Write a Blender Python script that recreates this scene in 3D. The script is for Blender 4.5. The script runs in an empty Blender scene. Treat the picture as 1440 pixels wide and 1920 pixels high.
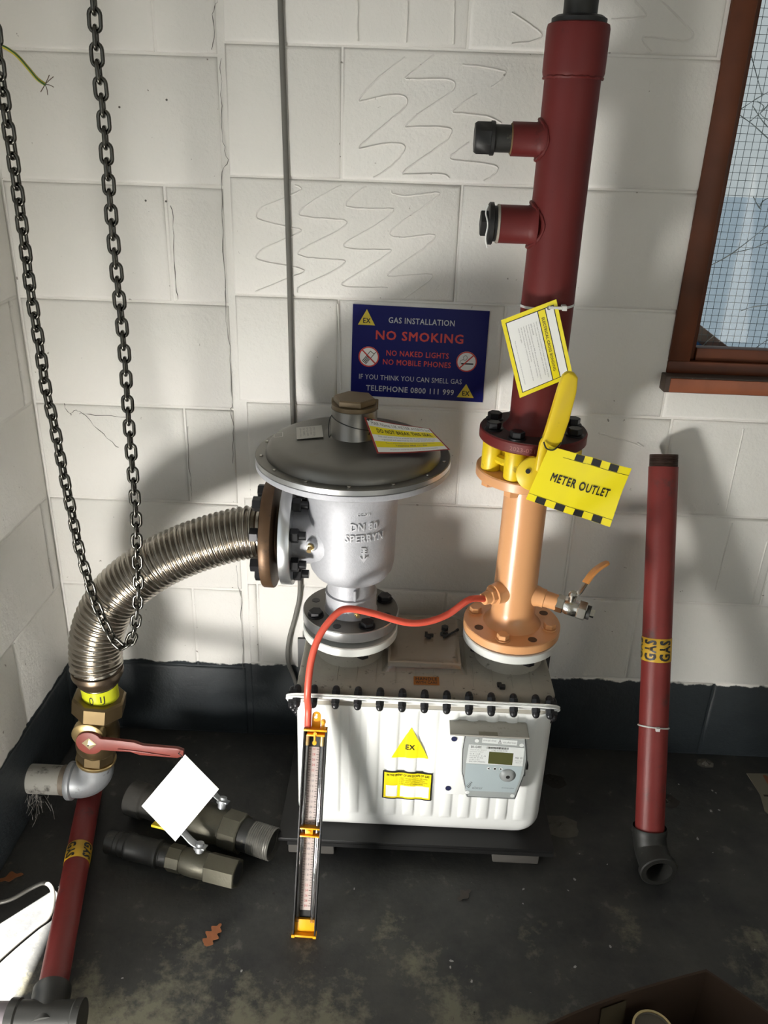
import bpy, bmesh, math, random
from mathutils import Vector, Matrix
random.seed(7)
sc = bpy.context.scene
C = sc.collection
PI = math.pi
V = Vector

# ------------------------------------------------------------------ camera, world, sun, light, exposure
cam = bpy.data.cameras.new('camera')
camo = bpy.data.objects.new('camera', cam)
C.objects.link(camo)
sc.camera = camo
cam.sensor_fit = 'VERTICAL'
cam.sensor_height = 36.0
cam.lens = 1543.35 * 36.0 / 1920.0
cam.clip_start = 0.02
_yaw, _pit, _rol = -0.0164, 0.4283, 0.0350
_f = V((math.sin(_yaw) * math.cos(_pit), math.cos(_yaw) * math.cos(_pit), -math.sin(_pit)))
_r0 = V((math.cos(_yaw), -math.sin(_yaw), 0)); _u0 = _r0.cross(_f)
_r = _r0 * math.cos(_rol) + _u0 * math.sin(_rol); _u = -_r0 * math.sin(_rol) + _u0 * math.cos(_rol)
camo.matrix_world = Matrix(((_r.x, _u.x, -_f.x, 0.0447), (_r.y, _u.y, -_f.y, -1.7006), (_r.z, _u.z, -_f.z, 1.4297), (0, 0, 0, 1)))

w = bpy.data.worlds.new('world'); sc.world = w; w.use_nodes = True
bg = w.node_tree.nodes['Background']
bg.inputs[0].default_value = (0.88, 0.94, 0.96, 1); bg.inputs[1].default_value = 1.08

sun = bpy.data.lights.new('sun', 'SUN'); sun.energy = 110.0; sun.angle = 0.009; sun.color = (1.0, 0.96, 0.90)
suno = bpy.data.objects.new('sun', sun); C.objects.link(suno)
_sd = V((0.656 * math.cos(1.047), 0.755 * math.cos(1.047), -math.sin(1.047)))
suno.rotation_euler = _sd.to_track_quat('-Z', 'Y').to_euler()
suno.location = (-2.5, -3.0, 4.0)

# daylight thrown up into the room from the glossy sunlit threshold of the open door, low behind the camera's left
al = bpy.data.lights.new('threshold_light', 'AREA'); al.shape = 'RECTANGLE'; al.size = 0.26; al.size_y = 0.32; al.energy = 19.0; al.color = (1.0, 0.97, 0.92); al.spread = math.radians(120)
alo = bpy.data.objects.new('threshold_light', al); C.objects.link(alo)
alo.location = (-0.64, -1.28, 0.03)
alo.rotation_euler = V((0.58, 0.80, 0.40)).to_track_quat('-Z', 'Y').to_euler()

sc.view_settings.view_transform = 'Standard'; sc.view_settings.look = 'None'
sc.view_settings.exposure = 0.0; sc.view_settings.gamma = 1.0; sc.view_settings.use_curve_mapping = False
sc.cycles.sample_clamp_indirect = 0.0
sc.cycles.max_bounces = 8; sc.cycles.transparent_max_bounces = 16
sc.cycles.caustics_reflective = False; sc.cycles.caustics_refractive = False

# ------------------------------------------------------------------ materials
MATS = {}
def mat(name, col, rough=0.5, metal=0.0, var=0.0, vscale=8.0, bump=0.0, bscale=60.0, dirt=None, spec=0.5, coat=0.0):
    """plain procedural material: colour with noise variation, optional dirt patches (colour, amount, scale), noise bump"""
    if name in MATS: return MATS[name]
    m = bpy.data.materials.new(name); m.use_nodes = True
    N = m.node_tree.nodes; L = m.node_tree.links; b = N['Principled BSDF']
    b.inputs['Base Color'].default_value = (*col, 1); b.inputs['Roughness'].default_value = rough; b.inputs['Metallic'].default_value = metal
    b.inputs['Specular IOR Level'].default_value = spec; b.inputs['Coat Weight'].default_value = coat
    g = N.new('ShaderNodeNewGeometry'); out = None
    if var > 0:
        n = N.new('ShaderNodeTexNoise'); n.inputs['Scale'].default_value = vscale; n.inputs['Detail'].default_value = 6
        L.new(g.outputs['Position'], n.inputs['Vector'])
        mx = N.new('ShaderNodeMix'); mx.data_type = 'RGBA'
        mx.inputs['A'].default_value = (*[max(0, c * (1 - var)) for c in col], 1); mx.inputs['B'].default_value = (*[min(1, c * (1 + var)) for c in col], 1)
        L.new(n.outputs['Fac'], mx.inputs['Factor']); out = mx.outputs['Result']
    if dirt:
        dc, amt, ds = dirt
        n = N.new('ShaderNodeTexNoise'); n.inputs['Scale'].default_value = ds; n.inputs['Detail'].default_value = 9; n.inputs['Roughness'].default_value = 0.68
        L.new(g.outputs['Position'], n.inputs['Vector'])
        r = N.new('ShaderNodeValToRGB'); r.color_ramp.elements[0].position = 0.66 - amt * 0.3; r.color_ramp.elements[1].position = 0.74 - amt * 0.2
        L.new(n.outputs['Fac'], r.inputs[0])
        mx = N.new('ShaderNodeMix'); mx.data_type = 'RGBA'; mx.inputs['A'].default_value = (*col, 1); mx.inputs['B'].default_value = (*dc, 1)
        if out: L.new(out, mx.inputs['A'])
        L.new(r.outputs[0], mx.inputs['Factor']); out = mx.outputs['Result']
    if out: L.new(out, b.inputs['Base Color'])
    if bump > 0:
        n = N.new('ShaderNodeTexNoise'); n.inputs['Scale'].default_value = bscale; n.inputs['Detail'].default_value = 5
        L.new(g.outputs['Position'], n.inputs['Vector'])
        bp = N.new('ShaderNodeBump'); bp.inputs['Strength'].default_value = bump; bp.inputs['Distance'].default_value = 0.002
        L.new(n.outputs['Fac'], bp.inputs['Height']); L.new(bp.outputs['Normal'], b.inputs['Normal'])
    MATS[name] = m
    return m

def wall_paint():
    """white emulsion over block, black bitumen paint on the lowest course with a ragged brushed edge, specks and grime"""
    m = bpy.data.materials.new('painted_block'); m.use_nodes = True
    N = m.node_tree.nodes; L = m.node_tree.links; b = N['Principled BSDF']; b.inputs['Roughness'].default_value = 0.55
    g = N.new('ShaderNodeNewGeometry'); s = N.new('ShaderNodeSeparateXYZ'); L.new(g.outputs['Position'], s.inputs[0])
    def noise(scale, det=6, rough=0.55):
        n = N.new('ShaderNodeTexNoise'); n.inputs['Scale'].default_value = scale; n.inputs['Detail'].default_value = det; n.inputs['Roughness'].default_value = rough
        L.new(g.outputs['Position'], n.inputs['Vector']); return n.outputs['Fac']
    def ramp(src, a, c):
        r = N.new('ShaderNodeValToRGB'); r.color_ramp.elements[0].position = a; r.color_ramp.elements[1].position = c; L.new(src, r.inputs[0]); return r.outputs[0]
    def mix(fac, A, B):
        mx = N.new('ShaderNodeMix'); mx.data_type = 'RGBA'
        for k, x in (('A', A), ('B', B)):
            if isinstance(x, tuple): mx.inputs[k].default_value = (*x, 1)
            else: L.new(x, mx.inputs[k])
        L.new(fac, mx.inputs['Factor']); return mx.outputs['Result']
    white = mix(noise(3.0), (0.70, 0.68, 0.64), (0.80, 0.785, 0.75))
    white = mix(ramp(noise(9, 9, 0.7), 0.66, 0.80), white, (0.42, 0.40, 0.36))
    white = mix(ramp(noise(70, 3), 0.715, 0.745), white, (0.28, 0.26, 0.23))
    black = mix(noise(14, 8), (0.010, 0.014, 0.017), (0.026, 0.033, 0.038))
    black = mix(ramp(noise(38, 5), 0.72, 0.76), black, (0.22, 0.22, 0.21))
    ad = N.new('ShaderNodeMath'); ad.operation = 'MULTIPLY_ADD'; L.new(noise(22, 4), ad.inputs[0]); ad.inputs[1].default_value = -0.030; L.new(s.outputs['Z'], ad.inputs[2])
    mr = N.new('ShaderNodeMapRange'); L.new(ad.outputs[0], mr.inputs['Value'])
    mr.inputs['From Min'].default_value = 0.203; mr.inputs['From Max'].default_value = 0.206
    col = mix(mr.outputs['Result'], black, white)
    L.new(col, b.inputs['Base Color'])
    bp = N.new('ShaderNodeBump'); bp.inputs['Strength'].default_value = 0.85; bp.inputs['Distance'].default_value = 0.0035
    n1 = noise(26, 8, 0.6); L.new(n1, bp.inputs['Height'])
    bp2 = N.new('ShaderNodeBump'); bp2.inputs['Strength'].default_value = 0.45; bp2.inputs['Distance'].default_value = 0.0015
    L.new(noise(190, 3), bp2.inputs['Height']); L.new(bp.outputs['Normal'], bp2.inputs['Normal']); L.new(bp2.outputs['Normal'], b.inputs['Normal'])
    return m

def floor_paint():
    """dark grey floor paint, worn to olive-grey concrete in patches, dusty and speckled"""
    m = bpy.data.materials.new('worn_floor_paint'); m.use_nodes = True
    N = m.node_tree.nodes; L = m.node_tree.links; b = N['Principled BSDF']
    g = N.new('ShaderNodeNewGeometry'); s = N.new('ShaderNodeSeparateXYZ'); L.new(g.outputs['Position'], s.inputs[0])
    def noise(scale, det=7, rough=0.6):
        n = N.new('ShaderNodeTexNoise'); n.inputs['Scale'].default_value = scale; n.inputs['Detail'].default_value = det; n.inputs['Roughness'].default_value = rough
        L.new(g.outputs['Position'], n.inputs['Vector']); return n.outputs['Fac']
    def ramp(src, a, c):
        r = N.new('ShaderNodeValToRGB'); r.color_ramp.elements[0].position = a; r.color_ramp.elements[1].position = c; L.new(src, r.inputs[0]); return r.outputs[0]
    def mix(fac, A, B):
        mx = N.new('ShaderNodeMix'); mx.data_type = 'RGBA'
        for k, x in (('A', A), ('B', B)):
            if isinstance(x, tuple): mx.inputs[k].default_value = (*x, 1)
            else: L.new(x, mx.inputs[k])
        L.new(fac, mx.inputs['Factor']); return mx.outputs['Result']
    base = mix(ramp(noise(6, 10, 0.7), 0.35, 0.68), (0.015, 0.016, 0.017), (0.048, 0.048, 0.043))
    # walked-on floor away from the wall is worn through
    mr = N.new('ShaderNodeMapRange'); L.new(s.outputs['Y'], mr.inputs['Value'])
    mr.inputs['From Min'].default_value = -0.42; mr.inputs['From Max'].default_value = -0.80; mr.inputs['To Min'].default_value = -0.08; mr.inputs['To Max'].default_value = 0.13
    ad = N.new('ShaderNodeMath'); ad.operation = 'ADD'; L.new(noise(7, 10, 0.72), ad.inputs[0]); L.new(mr.outputs['Result'], ad.inputs[1])
    base = mix(ramp(ad.outputs[0], 0.56, 0.66), base, (0.125, 0.118, 0.083))
    base = mix(ramp(noise(24, 6), 0.62, 0.70), base, (0.080, 0.077, 0.066))
    base = mix(ramp(noise(48, 8, 0.7), 0.63, 0.68), base, (0.014, 0.013, 0.012))
    base = mix(ramp(noise(120, 2), 0.76, 0.80), base, (0.30, 0.29, 0.26))
    L.new(base, b.inputs['Base Color'])
    b.inputs['Roughness'].default_value = 0.58
    bp = N.new('ShaderNodeBump'); bp.inputs['Strength'].default_value = 0.5; bp.inputs['Distance'].default_value = 0.003
    L.new(noise(30, 8), bp.inputs['Height']); L.new(bp.outputs['Normal'], b.inputs['Normal'])
    return m

def glass(name, tint=(1, 1, 1), gloss=0.08, rough=0.03):
    m = bpy.data.materials.new(name); m.use_nodes = True
    N = m.node_tree.nodes; L = m.node_tree.links; N.remove(N['Principled BSDF'])
    t = N.new('ShaderNodeBsdfTransparent'); t.inputs[0].default_value = (*tint, 1)
    gl = N.new('ShaderNodeBsdfGlossy'); gl.inputs['Roughness'].default_value = rough
    mx = N.new('ShaderNodeMixShader'); mx.inputs[0].default_value = gloss
    L.new(t.outputs[0], mx.inputs[1]); L.new(gl.outputs[0], mx.inputs[2]); L.new(mx.outputs[0], N['Material Output'].inputs[0])
    MATS[name] = m
    return m

M_WALL = wall_paint(); M_FLOOR = floor_paint()
M_GLASS = glass('window_glass', (0.66, 0.68, 0.68), 0.02); M_FILM = glass('clear_film', (0.86, 0.85, 0.82), 0.16, 0.22); M_TUBE = glass('clear_tube', (0.80, 0.78, 0.77), 0.22, 0.08)
M_COVER = glass('clear_cover', (0.96, 0.97, 0.97), 0.05, 0.08)
M_RED = mat('oxide_red_paint', (0.120, 0.015, 0.014), 0.50, spec=0.3, var=0.18, vscale=14, dirt=((0.05, 0.012, 0.012), 0.12, 9), bump=0.15, bscale=120)
M_RED2 = mat('scuffed_red_paint', (0.175, 0.024, 0.021), 0.45, spec=0.35, var=0.2, vscale=20, dirt=((0.09, 0.03, 0.028), 0.22, 16), bump=0.15, bscale=150)
M_PEACH = mat('ochre_paint', (0.66, 0.335, 0.150), 0.30, var=0.07, vscale=10, bump=0.12, bscale=90)
M_YEL = mat('yellow_paint', (0.72, 0.52, 0.012), 0.38, var=0.08, vscale=12, dirt=((0.20, 0.14, 0.03), 0.10, 30))
M_CARDY = mat('yellow_card', (0.86, 0.72, 0.015), 0.32)
M_AMBER = mat('amber_plastic', (0.85, 0.36, 0.008), 0.35)
M_BLK = mat('black_steel', (0.008, 0.008, 0.008), 0.5, var=0.2)
M_BLKM = mat('blackened_bolt', (0.022, 0.022, 0.024), 0.32, metal=0.5)
M_DARKPIPE = mat('dark_iron', (0.020, 0.020, 0.018), 0.5, metal=0.2, var=0.3, vscale=30, dirt=((0.09, 0.08, 0.06), 0.15, 40))
M_CAST = mat('cast_aluminium', (0.40, 0.405, 0.43), 0.55, metal=0.25, var=0.12, vscale=160, bump=0.25, bscale=420)
M_ALU = mat('machined_aluminium', (0.56, 0.57, 0.58), 0.30, metal=0.9, var=0.06)
M_DULL = mat('dull_aluminium', (0.185, 0.178, 0.162), 0.46, metal=0.85, var=0.22, vscale=9, dirt=((0.17, 0.15, 0.12), 0.20, 11))
M_INOX = mat('stainless_steel', (0.42, 0.39, 0.345), 0.25, metal=1.0, var=0.10, vscale=6)
M_ZINC = mat('galvanised_iron', (0.40, 0.415, 0.43), 0.42, metal=0.6, var=0.2, vscale=25, dirt=((0.10, 0.09, 0.08), 0.16, 25), bump=0.15, bscale=200)
M_BRASS = mat('aged_brass', (0.16, 0.115, 0.058), 0.38, metal=0.85, var=0.25, vscale=20)
M_BRASSB = mat('bright_brass', (0.62, 0.46, 0.22), 0.30, metal=0.9)
M_BROWN = mat('rusted_bronze', (0.12, 0.070, 0.038), 0.45, metal=0.6, var=0.4, vscale=28, dirt=((0.045, 0.03, 0.022), 0.25, 22))
M_NICKEL = mat('nickel_plate', (0.62, 0.60, 0.55), 0.22, metal=1.0)
M_OLDBR = mat('tarnished_brass', (0.105, 0.098, 0.072), 0.45, metal=0.55, var=0.25, vscale=30, bump=0.2, bscale=200)
M_CHAIN = mat('chain_steel', (0.10, 0.097, 0.085), 0.26, metal=1.0, var=0.35, vscale=30)
M_METER = mat('meter_white_enamel', (0.78, 0.79, 0.77), 0.32)
M_METTOP = mat('dusty_meter_top', (0.33, 0.31, 0.265), 0.7, var=0.15, vscale=30, dirt=((0.045, 0.042, 0.036), 0.18, 55), bump=0.3, bscale=200)
M_GREYP = mat('grey_plastic', (0.42, 0.43, 0.42), 0.45)
M_LGREY = mat('pale_grey_print', (0.50, 0.56, 0.58), 0.35)
M_HOOD = mat('dusty_grey_hood', (0.30, 0.285, 0.25), 0.6, var=0.15, dirt=((0.16, 0.14, 0.11), 0.2, 50))
M_PAPER = mat('white_card', (0.84, 0.84, 0.82), 0.45)
M_WHITE = mat('white_print', (0.86, 0.86, 0.84), 0.4)
M_BLACKP = mat('black_print', (0.012, 0.012, 0.012), 0.4)
M_GREYT = mat('grey_print', (0.16, 0.16, 0.16), 0.5)
M_LCD = mat('lcd_glass', (0.10, 0.10, 0.035), 0.15)
M_NAVY = mat('navy_sign', (0.008, 0.010, 0.115), 0.35, spec=0.2)
M_SREDT = mat('red_print', (0.60, 0.05, 0.04), 0.4)
M_SYEL = mat('sign_yellow', (0.74, 0.58, 0.05), 0.4)
M_SGREY = mat('pale_print', (0.52, 0.53, 0.56), 0.4)
M_RUBBER = mat('red_rubber', (0.62, 0.085, 0.050), 0.42)
M_WOOD = mat('stained_timber', (0.095, 0.026, 0.009), 0.42, spec=0.3, var=0.4, vscale=18)
M_WOODD = mat('dusty_sill', (0.060, 0.040, 0.030), 0.6, var=0.3, vscale=20, dirt=((0.30, 0.27, 0.23), 0.05, 45))
M_WOODL = mat('sill_nosing', (0.24, 0.070, 0.028), 0.42, var=0.3, vscale=25)
M_WIRE = mat('mesh_wire', (0.10, 0.12, 0.13), 0.4, metal=0.6)
M_CRACKG = mat('broken_glass_edge', (0.15, 0.19, 0.20), 0.15)
M_CABLE = mat('grey_cable', (0.14, 0.135, 0.12), 0.55, var=0.15, vscale=40)
M_CRACK = mat('crack_shadow_gap', (0.10, 0.095, 0.085), 0.9)
M_GREEN = mat('green_insulation', (0.05, 0.14, 0.045), 0.4)
M_YINS = mat('yellow_insulation', (0.50, 0.42, 0.05), 0.4)
M_COPPER = mat('dull_copper', (0.16, 0.12, 0.09), 0.4, metal=0.7)
M_TIE = mat('white_nylon', (0.62, 0.62, 0.60), 0.4)
M_BOX = mat('brown_card', (0.036, 0.018, 0.008), 0.75, var=0.15, vscale=20)
M_KRAFT = mat('kraft_card', (0.17, 0.155, 0.115), 0.75, var=0.1)
M_TAPE = mat('parcel_tape', (0.085, 0.068, 0.042), 0.25)
M_LEAF = mat('dry_leaf', (0.22, 0.075, 0.025), 0.7, var=0.3, vscale=60)
M_LEAFD = mat('dark_leaf', (0.030, 0.024, 0.018), 0.8)
M_FLAKE = mat('paint_flake', (0.26, 0.26, 0.245), 0.6)
M_WEB = mat('cobweb_silk', (0.40, 0.38, 0.35), 0.8)
M_LAB = mat('old_label', (0.48, 0.47, 0.43), 0.5, var=0.1)
M_ORNG = mat('orange_handle', (0.50, 0.21, 0.05), 0.45, var=0.2, vscale=60)
M_LIME = mat('lime_label', (0.50, 0.52, 0.02), 0.20)
M_BLUEC = mat('blue_sheet', (0.02, 0.12, 0.32), 0.5)
M_BRICKO = mat('brown_ledge', (0.24, 0.13, 0.10), 0.7, var=0.2)
M_YARD = mat('tarmac_yard', (0.0185, 0.0236, 0.0290), 0.95, var=0.08, vscale=2, spec=0.0)
M_PATH = mat('tarmac_path', (0.022, 0.023, 0.024), 0.95, var=0.1, spec=0.0)
M_PLAIN = mat('plain_render', (0.62, 0.61, 0.58), 0.7, var=0.06, vscale=3, bump=0.2, bscale=30)

# ------------------------------------------------------------------ mesh builder
def frame(ax, hint=None):
    n = V(ax).normalized()
    h = V(hint) if hint is not None else (V((0, 0, 1)) if abs(n.z) < 0.9 else V((1, 0, 0)))
    u = h.cross(n)
    if u.length < 1e-6: u = V((0, 1, 0)).cross(n)
    u.normalize(); v = n.cross(u)
    return u, v, n
OFF = {}
class MB:
    def __init__(s): s.v = []; s.f = []
    def add(s, vs, fs):
        k = len(s.v); s.v += [V(p) for p in vs]; s.f += [[i + k for i in f] for f in fs]; return s
    def lathe(s, prof, o, ax, seg=32, cap=True, hint=None, rot=0.0):
        u, v, n = frame(ax, hint); o = V(o); vs = []; fs = []
        for r, h in prof:
            for i in range(seg):
                a = 2 * PI * i / seg + rot; vs.append(o + n * h + (u * math.cos(a) + v * math.sin(a)) * r)
        for j in range(len(prof) - 1):
            for i in range(seg):
                k = (i + 1) % seg; fs.append([j * seg + i, j * seg + k, (j + 1) * seg + k, (j + 1) * seg + i])
        if cap:
            fs.append([i for i in range(seg)][::-1]); b = (len(prof) - 1) * seg; fs.append([b + i for i in range(seg)])
        return s.add(vs, fs)
    def cyl(s, a, b, r, seg=24, cap=True, rot=0.0):
        a, b = V(a), V(b); return s.lathe([(r, 0), (r, (b - a).length)], a, b - a, seg, cap, rot=rot)
    def hex(s, a, b, r, ch=0.12, rot=0.0, seg=6):
        a, b = V(a), V(b); L = (b - a).length
        return s.lathe([(r * (1 - ch), 0), (r, min(L * .3, r * ch)), (r, L - min(L * .3, r * ch)), (r * (1 - ch), L)], a, b - a, seg, rot=rot)
    def ring(s, o, ax, r0, r1, h0, h1, seg=40):
        """washer shape: inner radius r0, outer r1, from h0 to h1 along the axis"""
        u, v, n = frame(ax); o = V(o); vs = []; fs = []
        for r, h in ((r0, h0), (r1, h0), (r1, h1), (r0, h1)):
            for i in range(seg):
                a = 2 * PI * i / seg; vs.append(o + n * h + (u * math.cos(a) + v * math.sin(a)) * r)
        for j in range(4):
            for i in range(seg):
                k = (i + 1) % seg; q = (j + 1) % 4; fs.append([j * seg + i, j * seg + k, q * seg + k, q * seg + i])
        return s.add(vs, fs)
    def box(s, lo, hi):
        (a, b, c), (d, e, f) = lo, hi
        return s.add([(a, b, c), (d, b, c), (d, e, c), (a, e, c), (a, b, f), (d, b, f), (d, e, f), (a, e, f)],
                     [[3, 2, 1, 0], [4, 5, 6, 7], [0, 1, 5, 4], [1, 2, 6, 5], [2, 3, 7, 6], [3, 0, 4, 7]])
    def obox(s, o, U, Vv, N, u0, u1, v0, v1, n0, n1):
        o, U, Vv, N = V(o), V(U), V(Vv), V(N)
        P = [o + U * a + Vv * b + N * c for c in (n0, n1) for (a, b) in ((u0, v0), (u1, v0), (u1, v1), (u0, v1))]
        return s.add(P, [[3, 2, 1, 0], [4, 5, 6, 7], [0, 1, 5, 4], [1, 2, 6, 5], [2, 3, 7, 6], [3, 0, 4, 7]])
    def prism(s, poly, o, U, Vv, N, n0, n1):
        o, U, Vv, N = V(o), V(U), V(Vv), V(N); k = len(poly)
        P = [o + U * a + Vv * b + N * n0 for a, b in poly] + [o + U * a + Vv * b + N * n1 for a, b in poly]
        return s.add(P, [list(range(k))[::-1], list(range(k, 2 * k))] + [[i, (i + 1) % k, k + (i + 1) % k, k + i] for i in range(k)])
    def tube(s, path, r, seg=10, cap=True):
        path = [V(p) for p in path]; n = len(path); vs = []; fs = []
        rs = r if isinstance(r, (list, tuple)) else [r] * n
        t0 = (path[1] - path[0]).normalized(); u, v, _ = frame(t0)
        for i, p in enumerate(path):
            t = (path[min(i + 1, n - 1)] - path[max(i - 1, 0)])
            t = t.normalized() if t.length > 1e-9 else t0
            u = (u - t * u.dot(t)); u.normalize(); v = t.cross(u)
            for j in range(seg):
                a = 2 * PI * j / seg; vs.append(p + (u * math.cos(a) + v * math.sin(a)) * rs[i])
        for i in range(n - 1):
            for j in range(seg):
                k = (j + 1) % seg; fs.append([i * seg + j, i * seg + k, (i + 1) * seg + k, (i + 1) * seg + j])
        if cap: fs.append(list(range(seg))[::-1]); fs.append([(n - 1) * seg + j for j in range(seg)])
        return s.add(vs, fs)
    def sphere(s, o, r, seg=12, rings=8, sc_=(1, 1, 1)):
        prof = [(max(1e-4, math.sin(PI * i / rings)) * r, -math.cos(PI * i / rings) * r) for i in range(rings + 1)]
        k = len(s.v); s.lathe(prof, (0, 0, 0), (0, 0, 1), seg)
        for i in range(k, len(s.v)): p = s.v[i]; s.v[i] = V(o) + V((p.x * sc_[0], p.y * sc_[1], p.z * sc_[2]))
        return s
    def mesh(s, name, material, off=(0, 0, 0), bevel=0.0, sharp=38):
        off = V(off); me = bpy.data.meshes.new(name)
        me.from_pydata([p - off for p in s.v], [], s.f)
        if bevel > 0:
            bm = bmesh.new(); bm.from_mesh(me); bmesh.ops.remove_doubles(bm, verts=bm.verts, dist=1e-6)
            bmesh.ops.recalc_face_normals(bm, faces=bm.faces)
            es = [e for e in bm.edges if len(e.link_faces) == 2 and e.calc_face_angle(0) > math.radians(40)]
            bmesh.ops.bevel(bm, geom=es, offset=bevel, segments=2, affect='EDGES', profile=0.5, clamp_overlap=True)
            bm.to_mesh(me); bm.free()
        else:
            bm = bmesh.new(); bm.from_mesh(me); bmesh.ops.recalc_face_normals(bm, faces=bm.faces); bm.to_mesh(me); bm.free()
        me.materials.append(material)
        me.polygons.foreach_set('use_smooth', [True] * len(me.polygons)); me.set_sharp_from_angle(angle=math.radians(sharp))
        return me
    def build(s, name, material, parent=None, loc=None, bevel=0.0, sharp=38):
        off = OFF[parent] if parent is not None else V(loc or (0, 0, 0))
        o = bpy.data.objects.new(name, s.mesh(name, material, off, bevel, sharp)); C.objects.link(o)
        if parent is not None: o.parent = parent
        else: o.location = off
        OFF[o] = off
        return o

def tag(o, label, cat=None, group=None, kind=None):
    o['label'] = label
    if cat: o['category'] = cat
    if group: o['group'] = group
    if kind: o['kind'] = kind
    return o
def thing(name, label, cat, loc, group=None, kind=None):
    o = bpy.data.objects.new(name, None); C.objects.link(o); o.location = loc; o.empty_display_size = 0.02
    OFF[o] = V(loc)
    return tag(o, label, cat, group, kind)
def inst(me, name, parent, M):
    o = bpy.data.objects.new(name, me); C.objects.link(o); o.parent = parent
    o.matrix_local = Matrix.Translation(-OFF[parent]) @ M; OFF[o] = OFF[parent]
    return o
def basis(o, ax, hint=None, roll=0.0):
    u, v, n = frame(ax, hint); o = V(o)
    u2 = u * math.cos(roll) + v * math.sin(roll); v2 = n.cross(u2)
    return Matrix(((u2.x, v2.x, n.x, o.x), (u2.y, v2.y, n.y, o.y), (u2.z, v2.z, n.z, o.z), (0, 0, 0, 1)))
def smooth_path(pts, n=8):
    """Catmull-Rom through the points"""
    P = [V(p) for p in pts]; out = []
    for i in range(len(P) - 1):
        a, b, c, d = P[max(i - 1, 0)], P[i], P[i + 1], P[min(i + 2, len(P) - 1)]
        for k in range(n):
            t = k / n; out.append(0.5 * ((2 * b) + (c - a) * t + (2 * a - 5 * b + 4 * c - d) * t * t + (3 * b - a - 3 * c + d) * t ** 3))
    out.append(P[-1]); return out
def resample(path, step):
    out = [path[0].copy()]; acc = 0.0
    for a, b in zip(path, path[1:]):
        L = (b - a).length; d = step - acc
        while d <= L: out.append(a.lerp(b, d / L)); d += step
        acc = (acc + L) % step if d - step <= L else acc + L
        acc = L - (d - step)
    return out

# flat text and print on a panel with origin o (lower left), directions U (right), Vv (up), N (out)
_tcache = {}; _tn = {}      # normalised glyph outlines; vertices per overlaid copy
def text_geo(body, bold=0.0):
    key = (body, bold)
    if key not in _tcache:
        cu = bpy.data.curves.new('lettering', 'FONT'); cu.body = body; cu.size = 1.0; cu.resolution_u = 2; cu.space_character = 1.04 + bold * 4
        ob = bpy.data.objects.new('lettering', cu); C.objects.link(ob); bpy.context.view_layer.update()
        me = bpy.data.meshes.new_from_object(ob.evaluated_get(bpy.context.evaluated_depsgraph_get()))
        v0 = [(p.co.x, p.co.y) for p in me.vertices]; f0 = [list(f.vertices) for f in me.polygons]; vs = []; fs = []
        for dx, dy in (((0, 0),) if bold <= 0 else ((0, 0), (bold, bold), (bold, -bold), (-bold, bold), (-bold, -bold))):   # heavier strokes
            _tn[key] = len(v0); k = len(vs); vs += [(x + dx, y + dy) for x, y in v0]; fs += [[i + k for i in f] for f in f0]
        bpy.data.objects.remove(ob); bpy.data.curves.remove(cu); bpy.data.meshes.remove(me)
        x0 = min(p[0] for p in vs); x1 = max(p[0] for p in vs); y0 = min(p[1] for p in vs); y1 = max(p[1] for p in vs)
        _tcache[key] = ([((x - x0) / (x1 - x0), (y - y0) / (y1 - y0)) for x, y in vs], fs)
    return _tcache[key]
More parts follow.
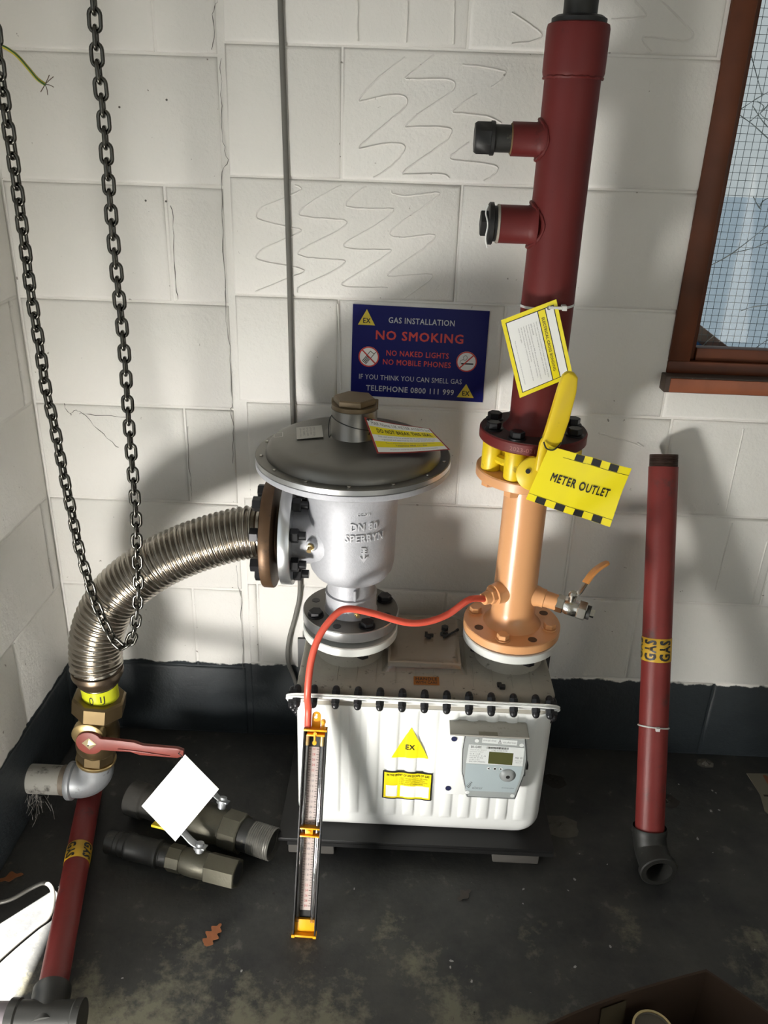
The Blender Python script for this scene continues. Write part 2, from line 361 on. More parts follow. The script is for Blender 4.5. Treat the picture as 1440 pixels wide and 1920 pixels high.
class Panel:
    def __init__(s, o, U, Vv, w, h, parent, bend=None):
        s.o = V(o); s.U = V(U).normalized(); s.V = V(Vv).normalized(); s.N = s.U.cross(s.V).normalized(); s.w = w; s.h = h; s.p = parent; s.bend = bend
    def pt(s, u, v, n): # u, v in 0..1, v measured downwards from the top
        d = s.bend(u, v) if s.bend else 0.0
        return s.o + s.U * (u * s.w) + s.V * ((1 - v) * s.h) + s.N * (n + d)
    def text(s, body, u0, u1, v0, v1, m, bold=0.0, n=0.0006, name='lettering', rot=False):
        vs, fs = text_geo(body, bold); mb = MB(); q = _tn[(body, bold)]
        if rot: P = [s.pt(u1 - b * (u1 - u0), v0 + a * (v1 - v0), n + 0.00006 * (i // q)) for i, (a, b) in enumerate(vs)]     # reads downwards
        else: P = [s.pt(u0 + a * (u1 - u0), v1 - b * (v1 - v0), n + 0.00006 * (i // q)) for i, (a, b) in enumerate(vs)]
        mb.add(P, fs); return mb.build(name, m, s.p)
    def poly(s, pts, m, n=0.0004, name='print', th=0.0002):
        k = len(pts); mb = MB(); P = [s.pt(u, v, n) for u, v in pts] + [s.pt(u, v, n - th) for u, v in pts]
        mb.add(P, [list(range(k)), list(range(k, 2 * k))[::-1]] + [[i, (i + 1) % k, k + (i + 1) % k, k + i] for i in range(k)])
        return mb.build(name, m, s.p)
    def rect(s, u0, u1, v0, v1, m, n=0.0004, name='print', seg=1):
        if s.bend:
            mb = MB(); K = max(seg, 12); vs = []; fs = []
            for i in range(K + 1):
                u = u0 + (u1 - u0) * i / K
                vs += [s.pt(u, v0, n), s.pt(u, v1, n), s.pt(u, v1, n - 0.0004), s.pt(u, v0, n - 0.0004)]
            for i in range(K):
                a = 4 * i; b = a + 4
                fs += [[a, a + 1, b + 1, b], [a + 1, a + 2, b + 2, b + 1], [a + 2, a + 3, b + 3, b + 2], [a + 3, a, b, b + 3]]
            mb.add(vs, fs + [[0, 3, 2, 1], [4 * K, 4 * K + 1, 4 * K + 2, 4 * K + 3]]); return mb.build(name, m, s.p)
        return s.poly([(u0, v0), (u1, v0), (u1, v1), (u0, v1)], m, n, name)
    def frame(s, u0, u1, v0, v1, t, m, n=0.0006, name='border'):
        tu, tv = t / s.w, t / s.h; mb = MB()
        for a, b, c, d in ((u0, u1, v0, v0 + tv), (u0, u1, v1 - tv, v1), (u0, u0 + tu, v0, v1), (u1 - tu, u1, v0, v1)):
            K = 12 if (s.bend and b - a > 0.3) else 1
            for i in range(K):
                e, g = a + (b - a) * i / K, a + (b - a) * (i + 1) / K
                mb.add([s.pt(e, c, n), s.pt(g, c, n), s.pt(g, d, n), s.pt(e, d, n)], [[0, 1, 2, 3]])
        return mb.build(name, m, s.p)
    def disc(s, u, v, r, m, n=0.0005, name='print', r0=0.0, seg=32):
        c = s.pt(u, v, n); mb = MB()
        if r0 > 0:
            vs = [c + (s.U * math.cos(2 * PI * i / seg) + s.V * math.sin(2 * PI * i / seg)) * q for q in (r0, r) for i in range(seg)]
            mb.add(vs, [[i, (i + 1) % seg, seg + (i + 1) % seg, seg + i] for i in range(seg)])
        else: mb.add([c + (s.U * math.cos(2 * PI * i / seg) + s.V * math.sin(2 * PI * i / seg)) * r for i in range(seg)], [list(range(seg))])
        return mb.build(name, m, s.p)

def hex_bolt_mesh(r=0.0125, h=0.011, m=None, name='bolt', washer=0.0):
    mb = MB()
    if washer: mb.lathe([(washer, 0), (washer, 0.003)], (0, 0, 0), (0, 0, 1), 20)
    mb.hex((0, 0, 0.002 if washer else 0), (0, 0, h), r, 0.10)
    return mb.mesh(name, m or M_BLKM)

# measured world coordinates: glue beads and cracks on the wall (x, z), chain (x, z), earth wire, glass cracks (x, z), red hose
BEADS=[
[(0.027,1.561),(-0.018,1.529),(-0.046,1.502),(-0.056,1.487),(-0.036,1.490),(0.003,1.499),(0.031,1.496),(0.027,1.477),(-0.015,1.443),(-0.041,1.421),(-0.055,1.407),(-0.031,1.411),(0.006,1.418),(0.030,1.414),(0.027,1.399),(0.001,1.373),(-0.026,1.356)],
[(0.078,1.566),(0.047,1.542),(0.028,1.527),(0.048,1.526),(0.100,1.528),(0.119,1.521),(0.111,1.506),(0.066,1.476),(0.031,1.448),(0.051,1.447),(0.101,1.448),(0.118,1.443),(0.106,1.423),(0.054,1.386),(0.030,1.366),(0.048,1.365),(0.103,1.367),(0.119,1.361)],
[(0.130,1.552),(0.163,1.550),(0.202,1.545),(0.210,1.540),(0.200,1.526),(0.185,1.517)],
[(0.160,1.505),(0.128,1.485),(0.118,1.474),(0.136,1.472),(0.182,1.469),(0.210,1.459)],
[(0.153,1.424),(0.127,1.405),(0.118,1.395),(0.135,1.391),(0.189,1.388),(0.210,1.381),(0.201,1.367),(0.185,1.357)],
[(-0.177,1.338),(-0.164,1.331),(-0.191,1.317),(-0.243,1.294),(-0.254,1.279),(-0.241,1.270),(-0.192,1.261),(-0.166,1.256),(-0.185,1.243),(-0.242,1.218),(-0.257,1.200),(-0.236,1.192),(-0.175,1.184),(-0.161,1.176),(-0.186,1.165),(-0.259,1.134)],
[(-0.087,1.341),(-0.142,1.311),(-0.170,1.287),(-0.150,1.280),(-0.097,1.278),(-0.076,1.274),(-0.094,1.257),(-0.150,1.228),(-0.173,1.212),(-0.154,1.204),(-0.100,1.202),(-0.078,1.199),(-0.104,1.178),(-0.168,1.148),(-0.175,1.135)],
[(-0.039,1.341),(-0.067,1.321),(-0.078,1.305),(-0.059,1.300),(-0.004,1.301),(0.015,1.299),(-0.010,1.276),(-0.069,1.241),(-0.081,1.228),(-0.061,1.223),(-0.009,1.224),(0.012,1.224),(-0.008,1.206),(-0.071,1.165),(-0.084,1.153),(-0.057,1.149),(0.008,1.151)],
[(0.010,1.335),(0.012,1.329),(0.037,1.326),(0.077,1.331),(0.103,1.333),(0.079,1.312),(0.021,1.270),(0.009,1.253),(0.036,1.249),(0.097,1.256),(0.076,1.229),(0.021,1.189),(0.007,1.175),(0.029,1.174),(0.096,1.180),(0.076,1.157),(0.041,1.131)],
[(0.212,1.636),(0.246,1.618),(0.268,1.603),(0.255,1.593),(0.217,1.587)],
[(0.389,1.630),(0.432,1.634),(0.449,1.640),(0.425,1.659)],
[(0.472,1.661),(0.514,1.631),(0.537,1.610),(0.520,1.601),(0.450,1.606),(0.466,1.583)],
[(0.780,0.885),(0.780,0.791),(0.781,0.686)],
[(0.802,0.663),(0.800,0.582),(0.799,0.489)],
[(0.889,0.619),(0.889,0.544),(0.891,0.459)],
[(-0.061,1.646),(-0.061,1.615),(-0.060,1.583)],
[(0.027,1.648),(0.027,1.617),(0.027,1.584)],
[(0.109,1.650),(0.111,1.619),(0.112,1.583)],
[(0.474,0.862),(0.531,0.847),(0.574,0.834),(0.560,0.843)],
[(-0.092,1.115),(-0.088,1.039),(-0.083,0.936)]]
CRACKS=[
[(-0.310,1.640),(-0.321,1.625),(-0.322,1.590),(-0.323,1.561)],
[(-0.310,1.549),(-0.312,1.470),(-0.312,1.411),(-0.307,1.378),(-0.319,1.348),(-0.321,1.282),(-0.322,1.211),(-0.322,1.138)],
[(-0.321,1.139),(-0.322,1.074),(-0.319,1.018),(-0.319,0.897),(-0.323,0.879),(-0.319,0.843),(-0.322,0.780),(-0.326,0.716),(-0.327,0.664)],
[(-0.327,0.499),(-0.323,0.442),(-0.319,0.398),(-0.322,0.322),(-0.320,0.260),(-0.322,0.204)],
[(-0.419,0.838),(-0.421,0.738),(-0.421,0.673)],
[(-0.421,1.293),(-0.420,1.238),(-0.422,1.145),(-0.421,1.108)],
[(-0.685,0.882),(-0.683,0.866),(-0.672,0.855),(-0.662,0.865),(-0.642,0.853),(-0.606,0.812),(-0.579,0.782)],
[(-0.653,0.859),(-0.618,0.857),(-0.554,0.855)]]
CHAIN=[(-0.571,1.502),(-0.571,1.473),(-0.570,1.408),(-0.570,1.323),(-0.571,1.242),(-0.572,1.166),(-0.570,1.086),(-0.570,1.016),(-0.564,0.943),(-0.560,0.862),(-0.555,0.783),(-0.550,0.705),(-0.542,0.648),(-0.532,0.584),(-0.514,0.523),(-0.501,0.494),(-0.489,0.485),(-0.476,0.494),(-0.464,0.520),(-0.454,0.563),(-0.445,0.624),(-0.441,0.694),(-0.435,0.783),(-0.433,0.868),(-0.431,0.959),(-0.427,1.064),(-0.426,1.154),(-0.426,1.264),(-0.424,1.367),(-0.422,1.456),(-0.423,1.527),(-0.420,1.594)]
EW=[(-0.648,-0.150,1.547),(-0.631,-0.150,1.539),(-0.619,-0.150,1.530),(-0.604,-0.150,1.513),(-0.592,-0.150,1.499),(-0.580,-0.150,1.491)]
GCR = [
[(0.651,1.602),(0.668,1.572),(0.681,1.546),(0.695,1.520)],
[(0.651,1.492),(0.666,1.501),(0.683,1.515),(0.705,1.528)],
[(0.651,1.492),(0.670,1.482),(0.690,1.470),(0.723,1.448)],
[(0.653,1.210),(0.696,1.237),(0.757,1.295)],
[(0.696,1.237),(0.736,1.249),(0.765,1.263)],
[(0.739,1.124),(0.761,1.133),(0.793,1.138)],
[(0.671,1.043),(0.682,1.058),(0.696,1.075)],
[(0.782,1.045),(0.797,1.060),(0.808,1.069)],
[(0.717,1.345),(0.729,1.329),(0.736,1.322)],
[(0.746,1.344),(0.736,1.336),(0.732,1.326)],
[(0.679,1.476),(0.690,1.484),(0.698,1.493),(0.710,1.506)],
[(0.681,1.502),(0.701,1.480),(0.719,1.467)],
[(0.687,1.511),(0.701,1.503),(0.698,1.490),(0.716,1.479)]]
REDHOSE=[(-0.107,-0.432,0.384),(-0.109,-0.430,0.428),(-0.109,-0.428,0.464),(-0.104,-0.410,0.525),(-0.089,-0.390,0.572),(-0.061,-0.370,0.606),(-0.037,-0.360,0.613),(0.009,-0.350,0.599),(0.071,-0.340,0.576),(0.113,-0.330,0.573),(0.154,-0.315,0.583),(0.195,-0.295,0.606),(0.225,-0.278,0.617)]

# ------------------------------------------------------------------ the room
COURSES = [round(0.225 * k, 4) for k in range(0, 12)]          # joint heights, right-hand panel of the back wall
LCOURSES = [0.0] + [0.207 + 0.2245 * k for k in range(0, 11)]  # joint heights left of the cracked movement joint and on the left wall
G = 0.0022

def block_mesh(w, h):
    """painted block seen from the front (x 0..w, z 0..h, face at y=0) with rolled edges"""
    b = 0.0065; vs = []; fs = []
    for ins, y in ((0, 0.016), (0, 0.0042), (b * 0.45, 0.0014), (b, 0)):
        vs += [(ins, y, ins), (w - ins, y, ins), (w - ins, y, h - ins), (ins, y, h - ins)]
    for k in range(3):
        for i in range(4): j = (i + 1) % 4; fs.append([4 * k + i, 4 * k + j, 4 * k + 4 + j, 4 * k + 4 + i])
    fs.append([12, 13, 14, 15])
    return MB().add(vs, fs).mesh('block', M_WALL, sharp=60)
_bc = {}
def block(parent, x0, x1, z0, z1, M):
    if x1 - x0 < 0.02 or z1 - z0 < 0.02: return
    w, h = round(x1 - x0 - 2 * G, 3), round(z1 - z0 - 2 * G, 3)
    if (w, h) not in _bc: _bc[(w, h)] = block_mesh(w, h)
    o = inst(_bc[(w, h)], 'block', parent, M @ Matrix.Translation((x0 + G, random.uniform(-0.0008, 0.0008), z0 + G)))
    return o
def lay(parent, course, joints, M, opening=None):
    for (z0, z1), xs in zip(zip(course, course[1:]), joints):
        for a, b in zip(xs, xs[1:]):
            if opening:
                oa, ob, oz0, oz1 = opening
                if b > oa + 0.001 and a < ob - 0.001 and z1 > oz0 + 0.001 and z0 < oz1 - 0.001:
                    if a < oa: block(parent, a, oa, z0, z1, M)
                    if b > ob: block(parent, ob, b, z0, z1, M)
                    if z0 < oz0 - 0.03: block(parent, max(a, oa), min(b, ob), z0, oz0, M)
                    if z1 > oz1 + 0.03: block(parent, max(a, oa), min(b, ob), oz1, z1, M)
                    continue
            block(parent, a, b, z0, z1, M)

# floor
mb = MB(); mb.box((-0.80, -4.2, -0.10), (2.3, 0.14, 0.0))
floor = mb.build('floor', M_FLOOR); tag(floor, 'dark grey painted floor worn to bare concrete in the foreground', 'floor', kind='structure')

# back wall: mortar slab with the window opening, blocks laid on it
WX0, WX1, WZ0, WZ1 = 0.602, 1.62, 1.000, 2.12
mb = MB()
mb.box((-0.80, 0.0042, 0.0), (WX0, 0.13, 2.45)); mb.box((WX1, 0.0042, 0.0), (2.3, 0.13, 2.45))
mb.box((WX0, 0.0042, 0.0), (WX1, 0.13, WZ0)); mb.box((WX0, 0.0042, WZ1), (WX1, 0.13, 2.45))
wb = mb.build('wall_back', M_WALL); tag(wb, 'white painted block wall with black painted lowest course', 'wall', kind='structure')
I4 = Matrix.Identity(4)
XC = -0.305
RJ = [[XC, -0.05, 0.40, 0.85, 1.30, 1.75, 2.25], [XC, -0.28, 0.17, 0.628, 1.07, 1.52, 1.97, 2.25], [XC, -0.005, 0.447, 0.911, 1.36, 1.81, 2.25],
      [XC, -0.29, 0.18, 0.627, 1.08, 1.53, 1.98, 2.25], [XC, -0.091, 0.25, 0.602, 1.05, 1.5, 1.95, 2.25], [XC, 0.145, 0.60, 1.05, 1.5, 1.95, 2.25],
      [XC, -0.088, 0.362, 0.81, 1.26, 1.71, 2.16, 2.25], [XC, 0.138, 0.588, 1.04, 1.49, 1.94, 2.25], [XC, -0.088, 0.362, 0.81, 1.26, 1.71, 2.25],
      [XC, 0.138, 0.588, 1.04, 1.49, 1.94, 2.25], [XC, -0.088, 0.362, 0.81, 1.26, 1.71, 2.25]]
lay(wb, COURSES, RJ, I4, (WX0, WX1, WZ0, WZ1))
LJ = [[-0.751, XC - 0.01], [-0.751, -0.436, XC - 0.01], [-0.751, XC - 0.01], [-0.751, -0.425, XC - 0.01], [-0.751, XC - 0.01], [-0.751, -0.433, XC - 0.01],
      [-0.751, XC - 0.01], [-0.751, -0.43, XC - 0.01], [-0.751, XC - 0.01], [-0.751, -0.43, XC - 0.01], [-0.751, XC - 0.01]]
lay(wb, LCOURSES, LJ, I4)
for i, b in enumerate(BEADS):
    pts = smooth_path([(x, -0.0004, z) for x, z in b], 4)
    pts = [p + V((random.uniform(-0.0006, 0.0006), 0, random.uniform(-0.0006, 0.0006))) for p in pts]
    MB().tube(pts, 0.0021, 6).build('adhesive_bead', M_WALL, wb)
for b in CRACKS:
    pts = smooth_path([(x + random.uniform(-0.0015, 0.0015), -0.0002, z) for x, z in b], 4)
    pts = [p + V((random.uniform(-0.0022, 0.0022), 0, random.uniform(-0.002, 0.002))) for p in pts]
    MB().tube(pts, [random.uniform(0.0001, 0.0008) for _ in pts], 5).build('crack', M_CRACK, wb)
for (x, z) in ((-0.47, 1.30), (-0.43, 1.30), (-0.505, 1.463), (-0.415, 1.478), (0.16, 1.42)):
    MB().lathe([(0.0020, 0), (0.0020, 0.0006)], (x, 0.0004, z), (0, -1, 0), 12).build('plug_hole', M_CRACK, wb)

# left wall with the doorway (behind the left edge of the picture)
DY0, DY1, DZ = -2.30, -0.655, 2.06
mb = MB()
mb.box((-0.90, DY1, 0.0), (-0.7552, 0.13, 2.45)); mb.box((-0.90, -4.2, 0.0), (-0.7552, DY0, 2.45)); mb.box((-0.90, DY0, DZ), (-0.7552, DY1, 2.45))
wl = mb.build('wall_left', M_WALL); tag(wl, 'white painted block wall running towards the camera at the left', 'wall', kind='structure')
ML = Matrix.Translation((-0.751, 0, 0)) @ Matrix.Rotation(PI / 2, 4, 'Z')    # local x runs along world y, face towards +x
LWJ = []
for k in range(11):
    s0 = -0.262 if k % 2 else -0.04
    xs = [-0.001]; x = s0
    while x > -4.15: xs.append(x); x -= 0.45
    xs.append(-4.19); LWJ.append(sorted(xs))
lay(wl, LCOURSES, LWJ, ML, (DY0, DY1, -0.01, DZ))

# rest of the shell, outside the picture: ceiling, right wall, overhang added to cut the sun beam
mb = MB(); mb.box((-0.90, -4.2, 2.45), (2.3, 0.14, 2.60)); tag(mb.build('ceiling', M_PLAIN), 'plain pale ceiling above the meter room', 'ceiling', kind='structure')
mb = MB(); mb.box((2.25, -4.2, 0.0), (2.40, 0.14, 2.45)); tag(mb.build('wall_right', M_PLAIN), 'plain pale wall at the right of the room', 'wall', kind='structure')
mb = MB(); mb.box((-0.90, -4.35, 0.0), (0.2, -4.2, 2.6)); mb.box((0.2, -4.35, 2.15), (2.4, -4.2, 2.6)); mb.box((2.1, -4.35, 0.0), (2.4, -4.2, 2.15)); tag(mb.build('wall_front', M_PLAIN), 'plain pale wall behind the viewpoint with an opening added for fill light', 'wall', kind='structure')  # unseen wall; its wide opening is added to lighten the indoor shadows
mb = MB(); mb.box((-1.535, -4.4, 2.46), (-0.90, 0.3, 2.56)); tag(mb.build('added_overhang_1', M_PLAIN), 'unseen pale overhang added above the side doorway to cut off the sun', 'sun blocker', kind='structure')  # unseen slab, added so sunlight reaches only a strip of floor

# window
wn = thing('window_1', 'timber framed wired-glass window with cracked pane', 'window', (WX0, 0.0, WZ0), kind='structure')
GY = 0.045
mb = MB(); mb.box((0.594, -0.006, 1.026), (0.638, 0.10, 2.13)); mb.build('jamb', M_WOOD, wn, bevel=0.002)
mb = MB(); mb.box((1.585, -0.006, 1.026), (1.63, 0.10, 2.13)); mb.build('jamb', M_WOOD, wn, bevel=0.002)
mb = MB(); mb.box((0.638, -0.006, 2.09), (1.585, 0.10, 2.13)); mb.build('head', M_WOOD, wn, bevel=0.002)
mb = MB(); mb.box((0.594, -0.004, 1.000), (1.63, 0.10, 1.026)); mb.build('bottom_rail', M_WOOD, wn, bevel=0.002)
mb = MB(); mb.box((0.638, 0.014, 1.026), (0.652, 0.036, 2.09)); mb.build('glazing_bead', M_WOOD, wn, bevel=0.002)
mb = MB(); mb.box((0.652, 0.006, 1.026), (1.585, 0.036, 1.052)); mb.build('glazing_bead', M_WOOD, wn, bevel=0.002)
mb = MB(); mb.box((0.586, -0.032, 0.966), (1.66, 0.10, 1.0)); sill = mb.build('sill', M_WOODD, wn, bevel=0.002)
mb = MB(); mb.box((0.596, -0.036, 0.968), (1.65, -0.0315, 0.997)); mb.build('nosing', M_WOODL, sill, bevel=0.0015)
mb = MB(); mb.box((0.640, GY - 0.003, 1.03), (1.585, GY + 0.003, 2.09)); pane = mb.build('pane', M_GLASS, wn)
mb = MB(); P_ = 0.0137
x = 0.655
while x < 1.58:
    mb.box((x - 0.0004, GY - 0.0005, 1.03), (x + 0.0004, GY + 0.0003, 2.09)); x += P_
z = 1.058
while z < 2.08:
    mb.box((0.64, GY - 0.0008, z - 0.0004), (1.585, GY, z + 0.0004)); z += P_
o = mb.build('wire_mesh', M_WIRE, wn); o['kind'] = 'stuff'
for b in GCR:
    pts = smooth_path([(x + random.uniform(-.001, .001), GY - 0.0045, z + random.uniform(-.001, .001)) for x, z in b], 3)
    MB().tube(pts, [random.uniform(0.0005, 0.0014) for _ in pts], 5).build('glass_crack', M_CRACKG, pane)
for k in range(16):
    cx, cz = random.gauss(0.812, 0.018), random.gauss(1.485, 0.018)
    if k > 11: cx, cz = random.gauss(0.80, 0.008), random.gauss(1.315, 0.008)
    a = random.uniform(0, PI); L = random.uniform(0.004, 0.012)
    MB().prism([(-L, -0.0012), (L * .7, -0.002), (L, 0.001), (-L * .4, 0.0022)], (cx, GY - 0.003, cz), (math.cos(a), 0, math.sin(a)), (-math.sin(a), 0, math.cos(a)), (0, -1, 0), 0, 0.0025).build('glass_shard', random.choice([M_CRACKG, M_CRACKG, M_WHITE]), pane)

# what lies outside: pale yard, a brown ledge and a blue sheet close below the window
mb = MB(); mb.box((-9, 0.15, -0.25), (14, 30, -0.15)); tag(mb.build('yard', M_YARD), 'grey yard seen through the window', 'yard', kind='structure')
mb = MB(); mb.box((-14, -9, -0.16), (-0.91, 0.13, -0.02)); tag(mb.build('path', M_PATH), 'dark tarmac path outside the side doorway', 'path', kind='structure')
_d = V((0.105, 0.0, -0.068)).normalized(); _e = V((0.068, 0.0, 0.105)).normalized()
o = MB().obox((0.754, 0.35, 1.044), _d, _e, (0, 1, 0), -0.35, 0.55, -0.12, 0.0, 0.0, 0.06).build('timber_ledge', M_BRICKO, None, (0.78, 0.35, 0.95), bevel=0.004)
tag(o, 'weathered brown timber ledge slanting outside the window corner', 'ledge')
o = MB().obox((0.760, 0.33, 0.999), _d, _e, (0, 1, 0), -0.30, 0.045, -0.16, 0.0, 0.0, 0.008).build('blue_sheet', M_BLUEC, None, (0.70, 0.33, 0.93))
tag(o, 'blue plastic sheet below the slanting ledge outside the window', 'sheet')

# ------------------------------------------------------------------ gas meter on its bracket
YC = -0.217; RX = -0.042; SX = 0.296          # flange column axes: regulator and riser

br = thing('meter_bracket', 'black steel bracket with base plate and back plate under the white meter', 'bracket', (0.11, -0.2, 0.0))
mb = MB(); mb.box((-0.180, -0.390, 0.044), (0.412, -0.02, 0.053)); mb.build('base_plate', M_BLK, br, bevel=0.001)
mb = MB(); mb.box((-0.180, -0.030, 0.053), (0.430, -0.022, 0.322)); mb.build('back_plate', M_BLK, br, bevel=0.001)
mb = MB(); mb.box((-0.160, -0.390, 0.034), (0.412, -0.384, 0.044)); mb.build('front_lip', M_BLK, br)
for nm, x0, x1, lab in (('timber_block', 0.285, 0.385, 'grey timber block packed under the right end of the black bracket'), ('timber_block', -0.16, -0.06, 'dark timber block packed under the left end of the black bracket')):
    mb = MB(); mb.box((x0, -0.380, 0.0), (x1, -0.16, 0.044)); o = mb.build(nm, mat('grey_timber', (0.07, 0.065, 0.058), 0.8, var=0.2), None, ((x0 + x1) / 2, -0.25, 0), bevel=0.003); tag(o, lab, 'block')

mt = thing('gas_meter', 'white fluted diaphragm gas meter with bolted slanting rim and grey register', 'gas meter', (0.119, YC, 0.053))
BX0, BX1, BY0, BY1, BZ0, BZ1 = -0.143, 0.381, -0.364, -0.060, 0.053, 0.428
def meter_section(z, inset_a, flute):
    """rounded rectangle ring of the casing at height z; vertical ribs on the front face"""
    pts = []; x0, x1, y0, y1 = BX0 + inset_a, BX1 - inset_a, BY0 + inset_a, BY1 - inset_a; r = 0.038
    N = 220
    for i in range(N + 1):                       # front edge, left to right
        x = x0 + r + (x1 - x0 - 2 * r) * i / N; d = 0.0
        u = (x - (BX0 + 0.062)) / 0.0395; k = math.floor(u)
        if 0 <= k <= 10:
            q = (u - k - 0.5) / 0.30
            if abs(q) < 1: d = -0.0046 * (1 - q * q) ** 0.5 * flute
        pts.append((x, y0 + d))
    def arc(cx, cy, a0):
        for i in range(1, 9): a = a0 + PI / 2 * i / 8; pts.append((cx + r * math.cos(a), cy + r * math.sin(a)))
    arc(x1 - r, y0 + r, -PI / 2)
    for i in range(1, 8): pts.append((x1, y0 + r + (y1 - y0 - 2 * r) * i / 8))
    arc(x1 - r, y1 - r, 0)
    for i in range(1, 8): pts.append((x1 - r - (x1 - x0 - 2 * r) * i / 8, y1))
    arc(x0 + r, y1 - r, PI / 2)
    for i in range(1, 8): pts.append((x0, y1 - r - (y1 - y0 - 2 * r) * i / 8))
    arc(x0 + r, y0 + r, PI)
    pts.pop()
    return [(x, y, z) for x, y in pts]
rings = []
R0 = 0.052
for i in range(9): a = PI / 2 * i / 8; rings.append(meter_section(BZ0 + R0 * (1 - math.cos(a)), R0 * (1 - math.sin(a)) * 0.75, 0))
def fl(z):
    lo, hi = 0.108, 0.388
    if z <= lo or z >= hi: return 0
    return min(1, math.sqrt(min(z - lo, hi - z) / 0.014))
zs = [0.1075, 0.109, 0.112, 0.117, 0.123, 0.14] + [0.17 + 0.03 * i for i in range(7)] + [0.373, 0.379, 0.384, 0.387, 0.389]
for z in zs: rings.append(meter_section(z, 0, fl(z)))
K = len(rings[0]); vs = [p for r in rings for p in r]; fs = [list(range(K))[::-1]]
for j in range(len(rings) - 1):
    for i in range(K): k = (i + 1) % K; fs.append([j * K + i, j * K + k, (j + 1) * K + k, (j + 1) * K + i])
fs.append([(len(rings) - 1) * K + i for i in range(K)])
MB().add(vs, fs).build('front_shell', M_METER, mt, sharp=50)
# upper shell: flat dusty top with shallow ribs in line with the front ribs
tops = [meter_section(0.3895, 0.0005, 0), meter_section(0.414, 0.0005, 0), meter_section(0.424, 0.004, 0), meter_section(0.428, 0.012, 0)]
K = len(tops[0]); vs = [p for r in tops for p in r]; fs = []
for j in range(3):
    for i in range(K): k = (i + 1) % K; fs.append([j * K + i, j * K + k, (j + 1) * K + k, (j + 1) * K + i])
fs.append([3 * K + i for i in range(K)]); ush = MB().add(vs, fs).build('upper_shell', M_METTOP, mt, sharp=50)
for k in range(11):
    x = BX0 + 0.062 + 0.0395 * (k + 0.5)
    MB().tube([(x, BY0 + 0.03, 0.4275), (x, BY0 + 0.06, 0.4282), (x, -0.262, 0.4282), (x, -0.255, 0.4275)], 0.0012, 6).build('rib', M_METTOP, ush)
# slanting bolted rim (drops 45 degrees to the back)
rs = V((0, 1, -1)).normalized(); rn = V((0, -1, -1)).normalized(); ro = V((0.113, -0.392, 0.4325))
RW, RL, rr = 0.2735, 0.47, 0.042
poly = []
for cx, cy, a0 in ((RW - rr, rr, -PI / 2), (RW - rr, RL - rr, 0), (-RW + rr, RL - rr, PI / 2), (-RW + rr, rr, PI)):
    for i in range(7): a = a0 + PI / 2 * i / 6; poly.append((cx + rr * math.cos(a), cy + rr * math.sin(a)))
MB().prism(poly, ro, (1, 0, 0), rs, rn, 0.0, 0.0035).build('rim_plate', M_METER, mt, bevel=0.0008)
MB().prism(poly, ro, (1, 0, 0), rs, rn, -0.0042, -0.0006).build('rim_plate', M_METER, mt, bevel=0.0008)
ac = MB(); ac.hex((0, 0, 0), (0, 0, 0.009), 0.0092, 0.08); ac.lathe([(0.0078, 0.009), (0.0076, 0.013), (0.0058, 0.0172), (0.0028, 0.0192), (0.0002, 0.0196)], (0, 0, 0), (0, 0, 1), 14)
acm = ac.mesh('acorn_nut', M_BLKM)
bp = []
for k in range(11): bp.append((-0.2155 + 0.0436 * k, 0.013))
bp += [(-0.249, 0.020), (0.249, 0.020)]
for k in range(9):
    for sx in (-1, 1): bp.append((sx * 0.2605, 0.047 + 0.0436 * k))
for a, b in bp:
    p = ro + V((a, 0, 0)) + rs * b
    inst(acm, 'acorn_nut', mt, basis(p + rn * 0.0035, rn)); inst(acm, 'acorn_nut', mt, basis(p - rn * 0.0042, -rn))
# inlet and outlet stubs with white flanges
for cx, gap in ((RX, 0.014), (SX, 0.004)):
    MB().lathe([(0.075, 0.424), (0.066, 0.434), (0.058, 0.448), (0.056, 0.473)], (cx, YC, 0), (0, 0, 1), 40, cap=False).build('stub', M_METTOP, mt)
    f = MB().lathe([(0.097, 0.4715), (0.0995, 0.474), (0.0995, 0.490), (0.0975, 0.492), (0.04, 0.492)], (cx, YC, 0), (0, 0, 1), 56).build('connection_flange', mat('pale_flange', (0.60, 0.61, 0.58), 0.4, var=0.1), mt)
    MB().lathe([(0.066, 0.492), (0.066, 0.492 + gap)], (cx, YC, 0), (0, 0, 1), 40).build('gasket', M_BLK, mt)
    for k in range(4):
        a = PI / 8 + k * PI / 2
        MB().hex((cx + 0.08 * math.cos(a), YC + 0.08 * math.sin(a), 0.458), (cx + 0.08 * math.cos(a), YC + 0.08 * math.sin(a), 0.4715), 0.013).build('nut', M_BLKM, f)
# EX triangle and warning label follow the ribs
def rib_bend(x):
    u = (x - (BX0 + 0.062)) / 0.0395; k = math.floor(u)
    if 0 <= k <= 10:
        q = (u - k - 0.5) / 0.32
        if abs(q) < 1: return 0.0046 * (1 - q * q) ** 0.5
    return 0.0
wlab = Panel((0.0395, BY0 - 0.0006, 0.1575), (1, 0, -0.012), (0, 0, 1), 0.104, 0.0745, mt, bend=lambda u, v: 0.40 * rib_bend(0.0395 + u * 0.104) + 0.0032)
def ribsheet(pan, u0, u1, v0, v1, m, n, name):
    mb = MB(); K = 40; vs = []; fs = []
    for i in range(K + 1): u = u0 + (u1 - u0) * i / K; vs += [pan.pt(u, v0, n), pan.pt(u, v1, n)]
    for i in range(K): fs.append([2 * i, 2 * i + 1, 2 * i + 3, 2 * i + 2])
    mb.add(vs, fs); return mb.build(name, m, pan.p)
ribsheet(wlab, 0, 1, 0, 1, M_BLACKP, 0.0, 'warning_label')
ribsheet(wlab, 0.03, 0.97, 0.045, 0.955, M_CARDY, 0.0005, 'warning_label')
ribsheet(wlab, 0.36, 0.94, 0.50, 0.90, M_WHITE, 0.0009, 'warning_label')
